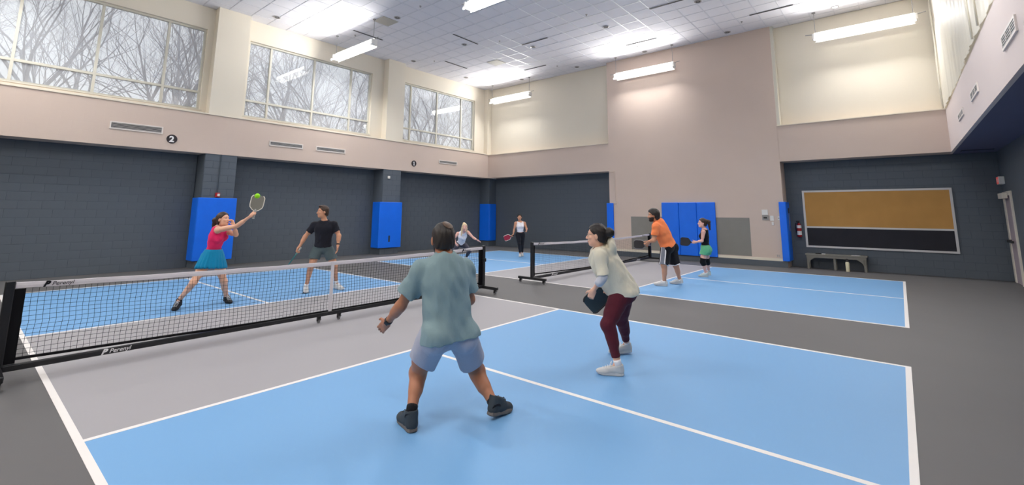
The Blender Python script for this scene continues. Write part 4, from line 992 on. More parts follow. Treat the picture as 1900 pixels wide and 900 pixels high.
def skirt(parent, f, m, waist, hem_c, rw, rh, pleats=22, axis=None):
    up = nrm(waist-hem_c); r1 = perp(f.hrt, up); r2 = np.cross(up, r1); v = []; n = 88; rows = 9
    for layer in (0, 1):
        for i in range(rows):
            t = i/(rows-1); c = waist+(hem_c-waist)*t
            for k in range(n):
                a = 2*PI*k/n; s_ = t**0.8; rx = rw[0]+(rh[0]-rw[0])*s_; ry = rw[1]+(rh[1]-rw[1])*s_
                q = 1+0.055*t*math.sin(a*pleats)+0.03*t*math.sin(3*a+1); q -= 0.012*layer
                v.append(c+r1*math.cos(a)*rx*q+r2*math.sin(a)*ry*q+up*0.012*math.sin(2*a+0.7)*t)
    fc = []
    for i in range(rows-1):
        for k in range(n):
            a, b = i*n+k, i*n+(k+1) % n; c, d = a+n, b+n; fc.append((a, b, d, c)); o = rows*n; fc.append((o+a, o+c, o+d, o+b))
    for k in range(n):
        e = (rows-1)*n; o = rows*n; fc.append((e+k, e+(k+1) % n, o+e+(k+1) % n, o+e+k)); fc.append((k, o+k, o+(k+1) % n, (k+1) % n))
    mb = MB(); mb.add(v, fc); return obj('skirt', mb, m, parent, True)

for k, c_, r_ in (('skin_tan', (172, 116, 88), 0.5), ('skin_light', (226, 176, 150), 0.5), ('skin_mid', (206, 152, 122), 0.5), ('skin_pink', (232, 180, 164), 0.5)):
    D(k, c_, r_, 0.35, noise=(7, 0.05)); M[k].node_tree.nodes['Principled BSDF'].inputs['Subsurface Weight'].default_value = 0.06
    M[k].node_tree.nodes['Principled BSDF'].inputs['Subsurface Radius'].default_value = (0.02, 0.01, 0.006)
for k, c_ in (('hair_black', (36, 30, 28)), ('hair_brown', (62, 44, 34)), ('hair_thin', (80, 60, 45)), ('hair_blonde', (222, 198, 160)), ('brow_dark', (48, 36, 30))):
    D(k, c_, 0.5, 0.4, noise=(60, 0.35), streak=(1, 1, 0.2))
def cloth(k, c_, r_=0.85, a=0.05): D(k, c_, r_, 0.15, noise=(14, a), bump=(15, 0.55, 0.022), sheen=0.08, streak=(1, 1, 0.5))
for k, c_ in (('tee_teal', (126, 148, 153)), ('shorts_lavender', (170, 170, 184)), ('hoodie_cream', (216, 210, 192)), ('undersleeve', (206, 203, 208)), ('leggings_burgundy', (84, 32, 44)),
              ('tee_orange', (250, 140, 88)), ('shorts_black', (30, 30, 34)), ('panel_stripe_grey', (122, 126, 138)), ('white_cloth', (236, 234, 236)), ('tank_black', (24, 24, 30)), ('shorts_green', (104, 184, 138)),
              ('tank_pink', (226, 46, 104)), ('skirt_blue', (18, 128, 172)), ('tee_black', (32, 33, 42)), ('shorts_slate', (84, 98, 102)), ('tank_white', (240, 236, 240)), ('leggings_dark', (66, 66, 78)), ('leggings_black', (36, 36, 42)), ('knee_black', (22, 22, 26))): cloth(k, c_)
D('boot_slate', (58, 64, 70), 0.7, 0.25, noise=(30, 0.12)); D('sole_taupe', (112, 104, 98), 0.7, 0.2); D('shoe_white', (236, 234, 232), 0.72, 0.4, (0.82, 0.78, 0.68, 1))
D('netting_fold', (236, 230, 214), 0.6, 0.3); D('sole_white', (226, 226, 228), 0.72, 0.4, (0.82, 0.78, 0.68, 1))
D('netting_fold', (236, 230, 214), 0.6, 0.3)
D('shoe_black', (26, 26, 32), 0.6, 0.3); D('shoe_mint', (190, 224, 214), 0.72, 0.4, (0.82, 0.78, 0.68, 1))
D('netting_fold', (236, 230, 214), 0.6, 0.3); D('lip', (178, 96, 92), 0.45, 0.3); D('eye_white', (206, 196, 188), 0.3, 0.5); D('iris_dark', (38, 28, 24), 0.25, 0.5)
D('paddle_teal', (38, 56, 68), 0.6, 0.3, noise=(12, 0.1)); D('paddle_dark', (58, 56, 58), 0.6, 0.3); D('paddle_red', (150, 36, 62), 0.5, 0.3); D('paddle_olive', (126, 124, 116), 0.6, 0.3); D('paddle_green', (40, 120, 120), 0.5, 0.3)
D('edge_white', (228, 222, 212), 0.5, 0.3); D('edge_dark', (40, 40, 44), 0.5, 0.3); D('grip_black', (28, 28, 30), 0.8, 0.2); D('grip_grey', (170, 170, 168), 0.8, 0.2); D('metal_frame', (120, 110, 100), 0.3, 0.6, metal=0.6)
D('scrunchie', (226, 196, 190), 0.8, 0.2); D('cap_dark', (44, 48, 50), 0.8, 0.2)

def torso_cloth(f, h, inf, tags, sleeve=None, hem=None, neck=0.068, fold=0.003, seed=1, extra=(), hollow=True):
    """sleeve: {side: (fraction of the upper arm, radius at the end)}; hem: (point, normal)"""
    v = f.vol(tags, h, 0.16); f.fill(v, tags, inf)
    for e in extra: v.op(e, 0)
    if hem is not None: v.cut(*hem)
    v.op(rc(f.at(-0.03)-f.fw*0.015, f.J['head'], neck, neck*0.9, 0.008), 0, -1)
    for q, (fr, r0, r1) in (sleeve or {}).items():
        a, b = f.J['sh'+q], f.J['sh'+q]+(f.J['el'+q]-f.J['sh'+q])*fr
        v.op(rc(a, b, r0, r1, 0.035, 2)); v.op(f.P['uarm'+q][1], 0.013)
    if fold: v.folds(fold, f.rt*0.8+f.up*0.35, 52, seed)
    for q, (fr, r0, r1) in (sleeve if sleeve and hollow else {}).items():
        a, b = f.J['sh'+q], f.J['sh'+q]+(f.J['el'+q]-f.J['sh'+q])*fr; d = nrm(b-a)
        v.op(rc(b-d*0.03, b+d*0.03, r1-0.018, r1-0.013, 0.003), 0, -1)
    return v
def leg_cloth(f, h, inf, frac, r0, r1, waist, fold=0.003, seed=2, whole=False, hollow=True, level=0.45, slant=0.0):
    """shorts or leggings; frac: {side: how far down the leg the hem sits (1 = knee, 2 = ankle)}"""
    tags = ['pelvis']+['thighL', 'thighR']+(['shinL', 'shinR'] if whole else [])
    v = f.vol(tags, h, 0.16); f.fill(v, ['pelvis'], inf)
    for q in 'LR':
        hp, kn, an = f.J['hip'+q], f.J['kn'+q], f.J['an'+q]
        if whole:
            for p in f.P['thigh'+q]: v.op(p, inf)
            for p in f.P['shin'+q][:3]: v.op(p, inf)
        else:
            e = hp+(kn-hp)*frac[q]; hn = nrm(nrm(kn-hp)*(1-level)+A3((0, 0, -1))*level+f.hrt*(slant if q == 'R' else -slant)); t = Vol((0, 0, 0), (0, 0, 0), h); t.lo, t.n, t.ax = v.lo, v.n, v.ax; t.d = np.full(v.n, 0.3, np.float32)
            for p in f.P['thigh'+q]: t.op(p, 0.010)
            t.op(rc(hp, hp+(kn-hp)*(frac[q]+0.3), r0, r0+(r1-r0)*(frac[q]+0.3)/frac[q], 0.03)); t.cut(e, hn)
            hh = np.maximum(0.03-np.abs(v.d-t.d), 0)/0.03; v.d = np.minimum(v.d, t.d)-hh*hh*0.0075
    v.cut(*waist)
    if whole:
        for q in 'LR':
            an, kn = f.J['an'+q], f.J['kn'+q]; d = nrm(an-kn); e = kn+(an-kn)*(frac[q]-1); v.op(rc(e, e+d*0.3, 0.09, 0.09, 0.002, 1), 0, -1)
    if fold: v.folds(fold, (0.3, 0.3, 0.9) if whole else f.hrt+A3((0, 0, 0.2)), 40 if whole else 30, seed)
    if hollow and not whole:
        for q in 'LR':
            hp, kn = f.J['hip'+q], f.J['kn'+q]; e = hp+(kn-hp)*frac[q]; d = nrm(kn-hp); v.op(rc(e-d*0.02, e+d*0.08, r1-0.018, r1-0.012, 0.003), 0, -1)
    return v

# ------------------------------------------------------------------ the eight players
J_TEE = dict(head=(3.873, -1.223, 1.415), neck=(3.901, -1.232, 1.310), shL=(3.785, -1.356, 1.185), shR=(3.925, -1.029, 1.181), elL=(3.616, -1.414, 0.900), wrL=(3.429, -1.406, 0.739), haL=(3.326, -1.398, 0.666), elR=(3.910, -0.936, 0.912), wrR=(3.669, -0.875, 0.856), haR=(3.567, -0.864, 0.833), pel=(3.910, -1.182, 0.691), hipL=(3.895, -1.312, 0.685), hipR=(3.952, -1.062, 0.658), knL=(3.604, -1.210, 0.344), knR=(3.831, -0.762, 0.290), anL=(3.753, -1.385, 0.125), anR=(4.102, -0.829, 0.102))
J_HOOD = dict(head=(4.220, 0.656, 1.398), neck=(4.210, 0.703, 1.253), shL=(4.308, 0.571, 1.199), shR=(4.144, 0.888, 1.168), elL=(4.350, 0.543, 0.983), wrL=(4.209, 0.586, 0.834), haL=(4.171, 0.604, 0.784), elR=(4.219, 0.963, 0.969), wrR=(4.253, 0.856, 0.851), haR=(4.243, 0.753, 0.795), pel=(4.368, 0.932, 0.815), hipL=(4.393, 0.853, 0.788), hipR=(4.331, 1.041, 0.775), knL=(4.314, 0.689, 0.487), knR=(4.193, 1.230, 0.427), anL=(4.396, 0.724, 0.120), anR=(4.139, 1.456, 0.120))
J_ORANGE = dict(head=(2.371, 6.507, 1.584), neck=(2.417, 6.571, 1.449), shL=(2.471, 6.400, 1.344), shR=(2.345, 6.766, 1.359), elL=(2.421, 6.368, 1.032), wrL=(2.272, 6.474, 0.996), haL=(2.229, 6.481, 0.982), elR=(2.268, 6.792, 1.032), wrR=(2.215, 6.602, 0.976), haR=(2.204, 6.539, 0.978), pel=(2.577, 6.812, 0.898), hipL=(2.566, 6.706, 0.854), hipR=(2.590, 6.936, 0.855), knL=(2.541, 6.602, 0.477), knR=(2.643, 7.017, 0.463), anL=(2.502, 6.687, 0.074), anR=(2.677, 7.184, 0.086))
J_GREEN = dict(head=(2.762, 8.707, 1.390), neck=(2.780, 8.752, 1.237), shL=(2.803, 8.626, 1.172), shR=(2.751, 8.923, 1.176), elL=(2.770, 8.605, 0.939), wrL=(2.605, 8.606, 0.905), haL=(2.554, 8.591, 0.903), elR=(2.704, 8.944, 0.936), wrR=(2.595, 8.717, 0.899), haR=(2.565, 8.639, 0.901), pel=(2.769, 8.837, 0.750), hipL=(2.777, 8.760, 0.714), hipR=(2.760, 8.944, 0.702), knL=(2.705, 8.762, 0.395), knR=(2.720, 9.064, 0.387), anL=(2.729, 8.894, 0.086), anR=(2.680, 9.282, 0.115))
J_PINK = dict(head=(-2.274, -0.799, 1.487), neck=(-2.363, -0.808, 1.356), shR=(-2.255, -0.880, 1.306), shL=(-2.412, -0.676, 1.278), elR=(-1.938, -0.696, 1.374), wrR=(-1.652, -0.598, 1.548), haR=(-1.583, -0.578, 1.602), elL=(-2.181, -0.605, 1.218), wrL=(-2.083, -0.688, 1.388), haL=(-2.107, -0.718, 1.443), pel=(-2.530, -0.828, 0.882), hipR=(-2.461, -0.895, 0.845), hipL=(-2.576, -0.750, 0.828), knR=(-2.444, -1.091, 0.447), knL=(-2.558, -0.599, 0.401), anR=(-2.699, -1.193, 0.153), anL=(-2.730, -0.471, 0.088))
J_BLACK = dict(head=(-2.528, 1.130, 1.624), neck=(-2.519, 1.174, 1.435), shR=(-2.664, 1.045, 1.345), shL=(-2.427, 1.332, 1.357), elR=(-2.751, 0.911, 1.126), wrR=(-2.774, 0.804, 0.902), haR=(-2.775, 0.777, 0.839), elL=(-2.331, 1.414, 1.135), wrL=(-2.301, 1.386, 0.939), haL=(-2.289, 1.373, 0.853), pel=(-2.577, 1.209, 0.880), hipR=(-2.638, 1.127, 0.837), hipL=(-2.533, 1.307, 0.833), knR=(-2.622, 1.005, 0.522), knL=(-2.458, 1.432, 0.510), anR=(-2.735, 0.990, 0.118), anL=(-2.588, 1.566, 0.144))
J_BLONDE = dict(head=(-4.524, 7.190, 1.126), neck=(-4.675, 7.291, 0.976), shR=(-4.857, 7.216, 0.919), shL=(-4.527, 7.350, 0.962), elR=(-4.874, 7.040, 0.746), wrR=(-4.683, 6.964, 0.599), haR=(-4.622, 6.958, 0.549), elL=(-4.332, 7.415, 0.788), wrL=(-4.121, 7.407, 0.709), haL=(-4.034, 7.420, 0.677), pel=(-4.968, 7.460, 0.544), hipR=(-5.020, 7.359, 0.510), hipL=(-4.872, 7.547, 0.508), knR=(-4.887, 7.042, 0.338), knL=(-4.543, 7.460, 0.333), anR=(-5.159, 7.329, 0.071), anL=(-4.976, 7.740, 0.090))
J_WHITE = dict(head=(-4.222, 9.740, 1.448), neck=(-4.220, 9.770, 1.298), shR=(-4.350, 9.675, 1.237), shL=(-4.133, 9.920, 1.238), elR=(-4.386, 9.626, 1.000), wrR=(-4.370, 9.546, 0.805), haR=(-4.374, 9.488, 0.748), elL=(-4.057, 9.956, 1.040), wrL=(-3.926, 9.789, 0.969), haL=(-3.890, 9.744, 0.952), pel=(-4.256, 9.834, 0.820), hipR=(-4.315, 9.763, 0.800), hipL=(-4.201, 9.910, 0.799), knR=(-4.223, 9.733, 0.471), knL=(-4.234, 9.922, 0.461), anR=(-4.263, 9.832, 0.130), anL=(-4.360, 10.080, 0.129))
RV, FV, ZV = A3((0.771, 0.637, 0)), A3((-0.637, 0.771, 0)), A3((0, 0, 1))      # two level directions of the hall used for facing
def grip_pn(q, hd, axis): return np.cross(axis, hd) if q == 'R' else np.cross(hd, axis)
def person(lab, J): return thing('person', lab, 'person', ((J['anL'][0]+J['anR'][0])/2, (J['anL'][1]+J['anR'][1])/2, 0))
def knee_band(f, parent, name, q, m, h, lo, hi, inf):
    v = f.vol(['thigh'+q, 'shin'+q], h, 0.1); f.fill(v, ['thigh'+q, 'shin'+q], inf); kn, an, hp = f.J['kn'+q], f.J['an'+q], f.J['hip'+q]
    d1, d2 = nrm(kn-hp), nrm(an-kn); v.cut(kn-d1*lo, -d1); v.cut(kn+d2*hi, d2); return vobj(name, v, m, parent)
def beard(f, parent, m, h):
    v = Vol(f.H(0, 0, 0)-0.2, f.H(0, 0, 0)+0.2, h); HF = (f.hr, f.hf, f.hu); k = f.hs
    v.op(el(f.H(0, 0.022, -0.047), (0.064*k, 0.074*k, 0.076*k), HF, 0.02)); v.op(el(f.H(0, 0.060, -0.092), (0.038*k, 0.034*k, 0.032*k), HF, 0.02))
    v.cut(f.H(0, 0.09, -0.036), f.hu*0.9+f.hf*0.15); v.op(el(f.H(0, 0.10, -0.066), (0.024*k, 0.025*k, 0.011*k), HF, 0.005), 0, -1); v.cut(f.H(0, 0.0, 0), -f.hf*0.9+f.hu*0.3)
    v.folds(0.0015, f.hu, 170, 4); return vobj('beard', v, m, parent)

# 1 player seen from behind, grey-teal tee
J = {k: A3(v) for k, v in J_TEE.items()}; T_ = {'L': A3((-0.95, 0.30, 0)), 'R': A3((-0.05, 0.99, 0))}
f = Figure(J, head_dir(152, -0.1), 'm', 1.03, 1.12, 1.0, {'L': (A3((-0.80, 0.03, -0.60)), FV+ZV*-0.2, 'relax'), 'R': (A3((-0.95, 0.1, -0.2)), (0, -1, 0), 'grip')}, T_, lg=1.16)
p = person('man seen from behind in a grey-teal tee and lavender shorts, nearest the camera', J)
f.body(p, 'skin_tan', 0.0055); f.face(p, 'hair_black')
f.hair(p, 'hair_black', 0.006, 0.010, nape=-0.05)
v = Vol(f.H(0, 0, 0)-0.2, f.H(0, 0, 0)+0.2, 0.006); v.op(el(f.H(0, -0.012, 0.030), tuple(x*f.hs+0.0150 for x in (0.074, 0.094, 0.088)), (f.hr, f.hf, f.hu), 0.02)); cd_ = nrm(-f.hf*0.50+f.hu*0.75+f.hr*0.30); v.cut(A3(f.H(0, -0.012, 0.030))+cd_*0.096, -cd_); o = vobj('thinning_crown', v, 'hair_thin', p); o['label'] = 'lighter thinning hair at the crown'
beard(f, p, 'hair_black', 0.006)
v = torso_cloth(f, 0.0065, 0.014, ['torso', 'pelvis'], {'L': (0.67, 0.072, 0.094), 'R': (0.72, 0.070, 0.088)}, (J['pel']-ZV*0.012-nrm(f.up)*0.02, nrm(-f.up*0.9-ZV*0.3)), 0.064, 0.0042, 5,
    [rc(f.at(0.30)-f.fw*0.02, f.at(0.80), 0.120, 0.125, 0.08)]+[rc(f.at(0.40)+f.rt*0.045*q, f.at(1.12)+f.hrt*0.075*q-f.hfw*0.02, 0.112, 0.150, 0.06) for q in (-1, 1)]+[el(J['hip'+q]-f.hfw*0.055, (0.118, 0.118, 0.125), (f.hrt, f.hfw, ZV), 0.05) for q in 'LR'])
vobj('tee_shirt', v, 'tee_teal', p)
v = leg_cloth(f, 0.0065, 0.018, {'L': 0.70, 'R': 0.68}, 0.110, 0.116, (J['pel']+ZV*0.10, (0, 0, 1)), 0.003, 6, slant=0.5); vobj('shorts', v, 'shorts_lavender', p)
for q, pt in (('L', 0.0), ('R', 0.16)):
    shoe(p, J['an'+q], T_[q], 'boot_slate', 'sole_taupe', 0.285, pt, True, 'black_metal'); sock(p, J['an'+q], J['kn'+q], 'tank_black', 0.043, 0.05)
d = nrm(J['wrL']-J['elL']); band(p, 'watch_strap', J['wrL']-d*0.035, J['wrL']-d*0.008, 0.034, 'black_plastic'); w = np.cross(d, FV); mb = MB(); c = J['wrL']-d*0.022-perp(FV, d)*0.034
F_ = (d, np.cross(perp(FV, d), d), perp(FV, d)); v = Vol(c-0.05, c+0.05, 0.004); v.op(bx(c, (0.018, 0.019, 0.006), F_, 0.004, 0.002)); vobj('watch_case', v, 'black_plastic', p)

# 2 woman in the cream hoodie
J = {k: A3(v) for k, v in J_HOOD.items()}; T_ = {'L': A3((-0.89, -0.45, 0)), 'R': A3((-0.75, -0.66, 0))}; ax = nrm(-RV*0.74-ZV*0.67); hr_ = nrm(-RV*0.5-ZV*0.8-FV*0.3)
f = Figure(J, head_dir(203, -0.02), 'f', 0.97, 1.0, 1.0, {'L': (A3((-0.45, 0.10, -0.85)), FV*0.9+RV*0.3, 'half'), 'R': (hr_, grip_pn('R', hr_, ax), 'grip')}, T_, lg=1.14)
p = person('woman in a cream hoodie and burgundy leggings, dark hair in a bun, crouching', J)
f.body(p, 'skin_light', 0.0055); f.face(p, 'brow_dark')
f.hair(p, 'hair_black', 0.0055, 0.013, nape=-0.06, front=0.078, extra=[el(f.H(0, -0.135, 0.030), (0.053, 0.048, 0.053), ((1,0,0),(0,1,0),(0,0,1)), 0.012), rc(f.H(0, -0.09, 0.03), f.H(0, -0.12, 0.03), 0.04, 0.035, 0.02)], seed=3)
mb = MB()
for q in (-1, 1):
    pts = [f.H(q*0.032+0.021*math.cos(a*PI/6), 0.096-0.006*(q*math.cos(a*PI/6) > 0.5), 0.004+0.017*math.sin(a*PI/6)) for a in range(13)]; mb.tube(pts, 0.0014, 5, cap=False); mb.tube([f.H(q*0.053, 0.090, 0.010), f.H(q*0.074, 0.05, 0.012), f.H(q*0.079, -0.01, 0.005)], 0.0014, 5)
mb.tube([f.H(-0.011, 0.098, 0.008), f.H(0.011, 0.098, 0.008)], 0.0014, 5); obj('glasses', mb, 'metal_frame', p)
ex = [el(f.at(0.08)-f.fw*0.135, (0.115, 0.055, 0.105), (f.rt, nrm(f.fw*0.9+f.up*0.3), nrm(f.up*0.9-f.fw*0.3)), 0.02), el(f.at(0.0)-f.fw*0.01, (0.088, 0.092, 0.045), (f.rt, f.fw, f.up), 0.02), rc(f.at(0.35), f.at(1.06), 0.135, 0.150, 0.08), rc(f.at(0.7)+f.fw*0.02, f.at(1.1)+f.fw*0.04, 0.14, 0.150, 0.06), rc(f.at(0.2)+f.fw*0.04, f.at(0.7)+f.fw*0.05, 0.11, 0.12, 0.06)]
v = torso_cloth(f, 0.0065, 0.016, ['torso', 'pelvis'], {q: (0.93, 0.064, 0.060) for q in 'LR'}, (J['pel']-ZV*0.045, nrm(-ZV-f.up*0.15)), 0.060, 0.0055, 8, ex, hollow=False)
vobj('hoodie', v, 'hoodie_cream', p)
for q in 'LR':
    e, w = J['el'+q], J['wr'+q]; mb = MB(); mb.tube([e+(J['sh'+q]-e)*0.16, e+(J['sh'+q]-e)*0.04]+[e+(w-e)*t for t in (0.12, 0.35, 0.50)], [0.048, 0.050, 0.049, 0.046, 0.042], 16); obj('undersleeve', mb, 'undersleeve', p, True)
v = leg_cloth(f, 0.006, 0.007, {'L': 1.84, 'R': 1.84}, 0, 0, (J['pel']+ZV*0.06, ZV), 0.0012, 9, True); vobj('leggings', v, 'leggings_burgundy', p)
for q, pt in (('L', 0.0), ('R', 0.10)):
    shoe(p, J['an'+q], T_[q], 'shoe_white', 'sole_white', 0.275, pt); sock(p, J['an'+q], J['kn'+q], 'white_cloth', 0.039, 0.035)
paddle(f.gripR-ax*0.045, ax, -FV+ZV*0.15, 'dark teal paddle held low by the woman in the cream hoodie', 'paddle_teal', 'edge_dark', 'grip_black', 'pickleball paddles')

# 3 man in the orange tee
J = {k: A3(v) for k, v in J_ORANGE.items()}; T_ = {'L': A3((-0.95, -0.25, 0)), 'R': A3((-0.97, -0.2, 0))}; ax = nrm(-RV+ZV*0.05); hq = nrm(-RV*0.55-ZV*0.6+FV*0.25)
f = Figure(J, head_dir(213, -0.05), 'm', 1.10, 1.14, 1.10, {'L': (hq, grip_pn('L', hq, ax), 'half'), 'R': (hq, grip_pn('R', hq, ax), 'grip')}, T_)
p = person('bearded man in an orange tee and black shorts with grey side panels', J)
f.body(p, 'skin_mid', 0.0085); f.face(p, 'hair_black')
f.hair(p, 'hair_black', 0.008, 0.034, nape=-0.09, front=0.085, seed=5); beard(f, p, 'hair_black', 0.008)
v = torso_cloth(f, 0.009, 0.018, ['torso', 'pelvis'], {q: (0.66, 0.080, 0.082) for q in 'LR'}, (J['pel']+f.up*0.0, -f.up), 0.068, 0.004, 11, [rc(f.at(0.35), f.at(1.0), 0.160, 0.165, 0.08), rc(f.at(0.12)-f.fw*0.05, f.at(0.6)-f.fw*0.02, 0.12, 0.14, 0.06)])
vobj('tee_shirt', v, 'tee_orange', p)
v = leg_cloth(f, 0.009, 0.020, {'L': 0.98, 'R': 0.98}, 0.118, 0.116, (J['pel']+f.up*0.06, f.up), 0.004, 12); vobj('shorts', v, 'shorts_black', p)
for q, sg in (('L', -1), ('R', 1)):
    for nme, m_, wd, rr in (('white_piping', 'white_cloth', 0.064, 0.009), ('side_panel', 'panel_stripe_grey', 0.046, 0.013)):
        hp, kn = J['hip'+q], J['kn'+q]; e = hp+(kn-hp)*0.975; v = Vol(np.minimum(hp, kn)-0.18, np.maximum(hp, kn)+0.18, 0.008); v.op(rc(hp, e, 0.118+rr, 0.116+rr, 0.03, 2)); fwd = perp(f.hfw, kn-hp)
        v.cut(hp+fwd*wd, fwd); v.cut(hp-fwd*wd, -fwd); v.cut(hp+f.hrt*sg*0.03, -f.hrt*sg); v.cut(hp+ZV*0.02, (0, 0, 1)); vobj(nme, v, m_, p)
    d = nrm(J['kn'+q]-J['hip'+q]); e = J['hip'+q]+(J['kn'+q]-J['hip'+q])*0.98; band(p, 'hem', e-d*0.02, e+d*0.004, 0.119, 'white_cloth', 24)
    shoe(p, J['an'+q], T_[q], 'shoe_white', 'sole_white', 0.30, 0.0 if q == 'L' else 0.12); sock(p, J['an'+q], J['kn'+q], 'white_cloth', 0.044, 0.05)
paddle(f.gripR, ax, -FV+ZV*0.1, 'dark paddle held by the man in the orange tee', 'paddle_dark', 'wheel_grey', 'grip_grey', 'pickleball paddles')

# 4 woman with green shorts
J = {k: A3(v) for k, v in J_GREEN.items()}; T_ = {'L': A3((-0.86, -0.5, 0)), 'R': A3((-0.9, -0.4, 0))}; ax = nrm(-RV+ZV*0.08); hq = nrm(-RV*0.75-ZV*0.15)
f = Figure(J, head_dir(214, 0.04), 'f', 0.9, 1.0, 0.95, {'L': (hq, grip_pn('L', nrm(-RV*0.3-ZV), ax), 'half'), 'R': (hq, FV*-1, 'grip')}, T_)
p = person('woman in a black tank top, green shorts and black knee pads', J)
f.body(p, 'skin_pink', 0.009); f.face(p, 'brow_dark')
f.hair(p, 'hair_brown', 0.009, 0.015, nape=-0.06, front=0.08, extra=[rc(f.H(0, -0.10, 0.06), f.H(0, -0.16, 0.04), 0.04, 0.045, 0.02), rc(f.H(0, -0.16, 0.04), f.H(0, -0.19, -0.16), 0.045, 0.020, 0.02)], seed=7)
v = torso_cloth(f, 0.009, 0.008, ['torso', 'pelvis'], None, (J['pel']+f.up*0.03, -f.up), 0.085, 0.002, 13)
for q, sg in (('L', -1), ('R', 1)): v.op(el(J['sh'+q]+f.rt*sg*0.025+f.up*0.01, (0.062, 0.10, 0.085), (f.rt, f.fw, f.up), 0.008), 0, -1)
vobj('tank_top', v, 'tank_black', p)
v = leg_cloth(f, 0.009, 0.016, {'L': 0.42, 'R': 0.42}, 0.105, 0.108, (J['pel']+f.up*0.09, f.up), 0.003, 14); vobj('shorts', v, 'shorts_green', p)
for q in 'LR':
    knee_band(f, p, 'knee_pad', q, 'knee_black', 0.009, 0.10, 0.09, 0.014)
    shoe(p, J['an'+q], T_[q], 'shoe_mint', 'sole_white', 0.25); sock(p, J['an'+q], J['kn'+q], 'white_cloth', 0.036, 0.04)
paddle(f.gripL-RV*0.02, ax, -FV, 'black paddle held out by the woman in green shorts', 'paddle_dark', 'edge_dark', 'grip_black', 'pickleball paddles')

# 5 woman in pink reaching for the ball
J = {k: A3(v) for k, v in J_PINK.items()}; T_ = {'L': A3((1, 0, 0)), 'R': A3((0.82, -0.57, 0))}; ax = nrm(ZV*0.97+RV*0.16); hq = nrm(A3(J['haR'])-A3(J['wrR']))
f = Figure(J, head_dir(30, 0.12), 'f', 0.96, 1.0, 0.98, {'L': (nrm(ZV*0.85-RV*0.4), -RV*0.4-FV*0.6, 'half'), 'R': (hq, grip_pn('R', hq, ax), 'grip')}, T_)
p = person('woman in a pink top and blue skirt lunging with paddle raised', J)
f.body(p, 'skin_light', 0.0075); f.face(p, 'brow_dark')
f.hair(p, 'hair_brown', 0.0075, 0.013, nape=-0.07, front=0.078, extra=[rc(f.H(0, -0.09, 0.03), f.H(0, -0.15, -0.0), 0.04, 0.045, 0.02), rc(f.H(0, -0.15, 0.0), f.H(0.0, -0.20, -0.14), 0.045, 0.022, 0.02)], seed=9)
v = torso_cloth(f, 0.008, 0.008, ['torso', 'pelvis'], None, (f.at(0.86), -f.up), 0.082, 0.0025, 15)
for q, sg in (('L', -1), ('R', 1)): v.op(el(J['sh'+q]+f.rt*sg*0.02+f.up*0.01+f.fw*0.02, (0.055, 0.10, 0.085), (f.rt, f.fw, f.up), 0.008), 0, -1)
vobj('tank_top', v, 'tank_pink', p)
v = leg_cloth(f, 0.009, 0.008, {'L': 0.32, 'R': 0.32}, 0.094, 0.088, (f.at(0.95), f.up), 0, 14, hollow=False); vobj('under_shorts', v, 'skirt_blue', p)
skirt(p, f, 'skirt_blue', f.at(0.80), f.at(1.0)+(f.J['knR']+f.J['knL']-2*f.J['pel'])*0.235-f.hfw*0.0, (0.140, 0.118), (0.275, 0.215))
for q, pt in (('L', 0.14), ('R', 0.28)):
    shoe(p, J['an'+q], T_[q], 'shoe_black', 'sole_white' if False else 'shoe_black', 0.27, pt, lace='white_cloth'); sock(p, J['an'+q], J['kn'+q], 'shoe_black', 0.038, 0.03)
paddle(f.gripR, ax, RV*0.45-FV*0.9, 'olive paddle with pale edge raised by the woman in pink', 'paddle_olive', 'edge_white', 'grip_grey', 'pickleball paddles')
mb = MB(); mb.ball((0, 0, 0), 0.039, 24, 16); o = obj('pickleball', mb, 'ball', None, True); o.location = (-0.868, -0.825, 1.863); tag(o, 'bright green ball in the air at the top of the raised olive paddle', 'ball')

# 6 man in the black tee
J = {k: A3(v) for k, v in J_BLACK.items()}; T_ = {'R': A3((0.89, -0.45, 0)), 'L': A3((0.97, 0.2, 0))}; ax = nrm(-RV*0.55-ZV*0.82); hq = nrm(A3(J['haR'])-A3(J['wrR'])+ZV*-0.02)
f = Figure(J, head_dir(262, 0.0), 'm', 1.0, 1.08, 1.0, {'R': (hq, grip_pn('R', hq, nrm(ax+FV*-0.8)), 'grip'), 'L': (nrm(-ZV-FV*0.1), -RV*0.8-FV*0.4, 'relax')}, T_)
p = person('man in a black tee and slate grey shorts standing behind the near net, looking aside', J)
f.body(p, 'skin_mid', 0.0075); f.face(p, 'hair_brown')
f.hair(p, 'hair_brown', 0.007, 0.012, nape=-0.06, front=0.080, seed=11, extra=[el(f.H(0, 0.045, 0.105), (0.05, 0.04, 0.022), (f.hr, f.hf, f.hu), 0.02)])
v = torso_cloth(f, 0.008, 0.012, ['torso', 'pelvis'], {q: (0.66, 0.068, 0.072) for q in 'LR'}, (J['pel']+f.up*0.03, -f.up), 0.064, 0.0028, 16, [rc(f.at(0.4), f.at(0.95), 0.125, 0.13, 0.08)])
vobj('tee_shirt', v, 'tee_black', p)
v = leg_cloth(f, 0.008, 0.014, {'L': 0.58, 'R': 0.56}, 0.108, 0.114, (J['pel']+f.up*0.10, f.up), 0.003, 17); vobj('shorts', v, 'shorts_slate', p)
for q, pt in (('L', 0.12), ('R', 0.10)):
    shoe(p, J['an'+q], T_[q], 'shoe_white', 'shoe_black' if q == 'R' else 'sole_white', 0.29, pt); sock(p, J['an'+q], J['kn'+q], 'white_cloth', 0.042, 0.05)
d = nrm(J['wrL']-J['elL']); band(p, 'watch', J['wrL']-d*0.035, J['wrL']-d*0.010, 0.033, 'black_plastic')
paddle(f.gripR, ax, np.cross(FV, ax)*0.92-FV*0.3, 'teal paddle pointing down in the hand of the man in black', 'paddle_green', 'paddle_green', 'grip_grey', 'pickleball paddles')

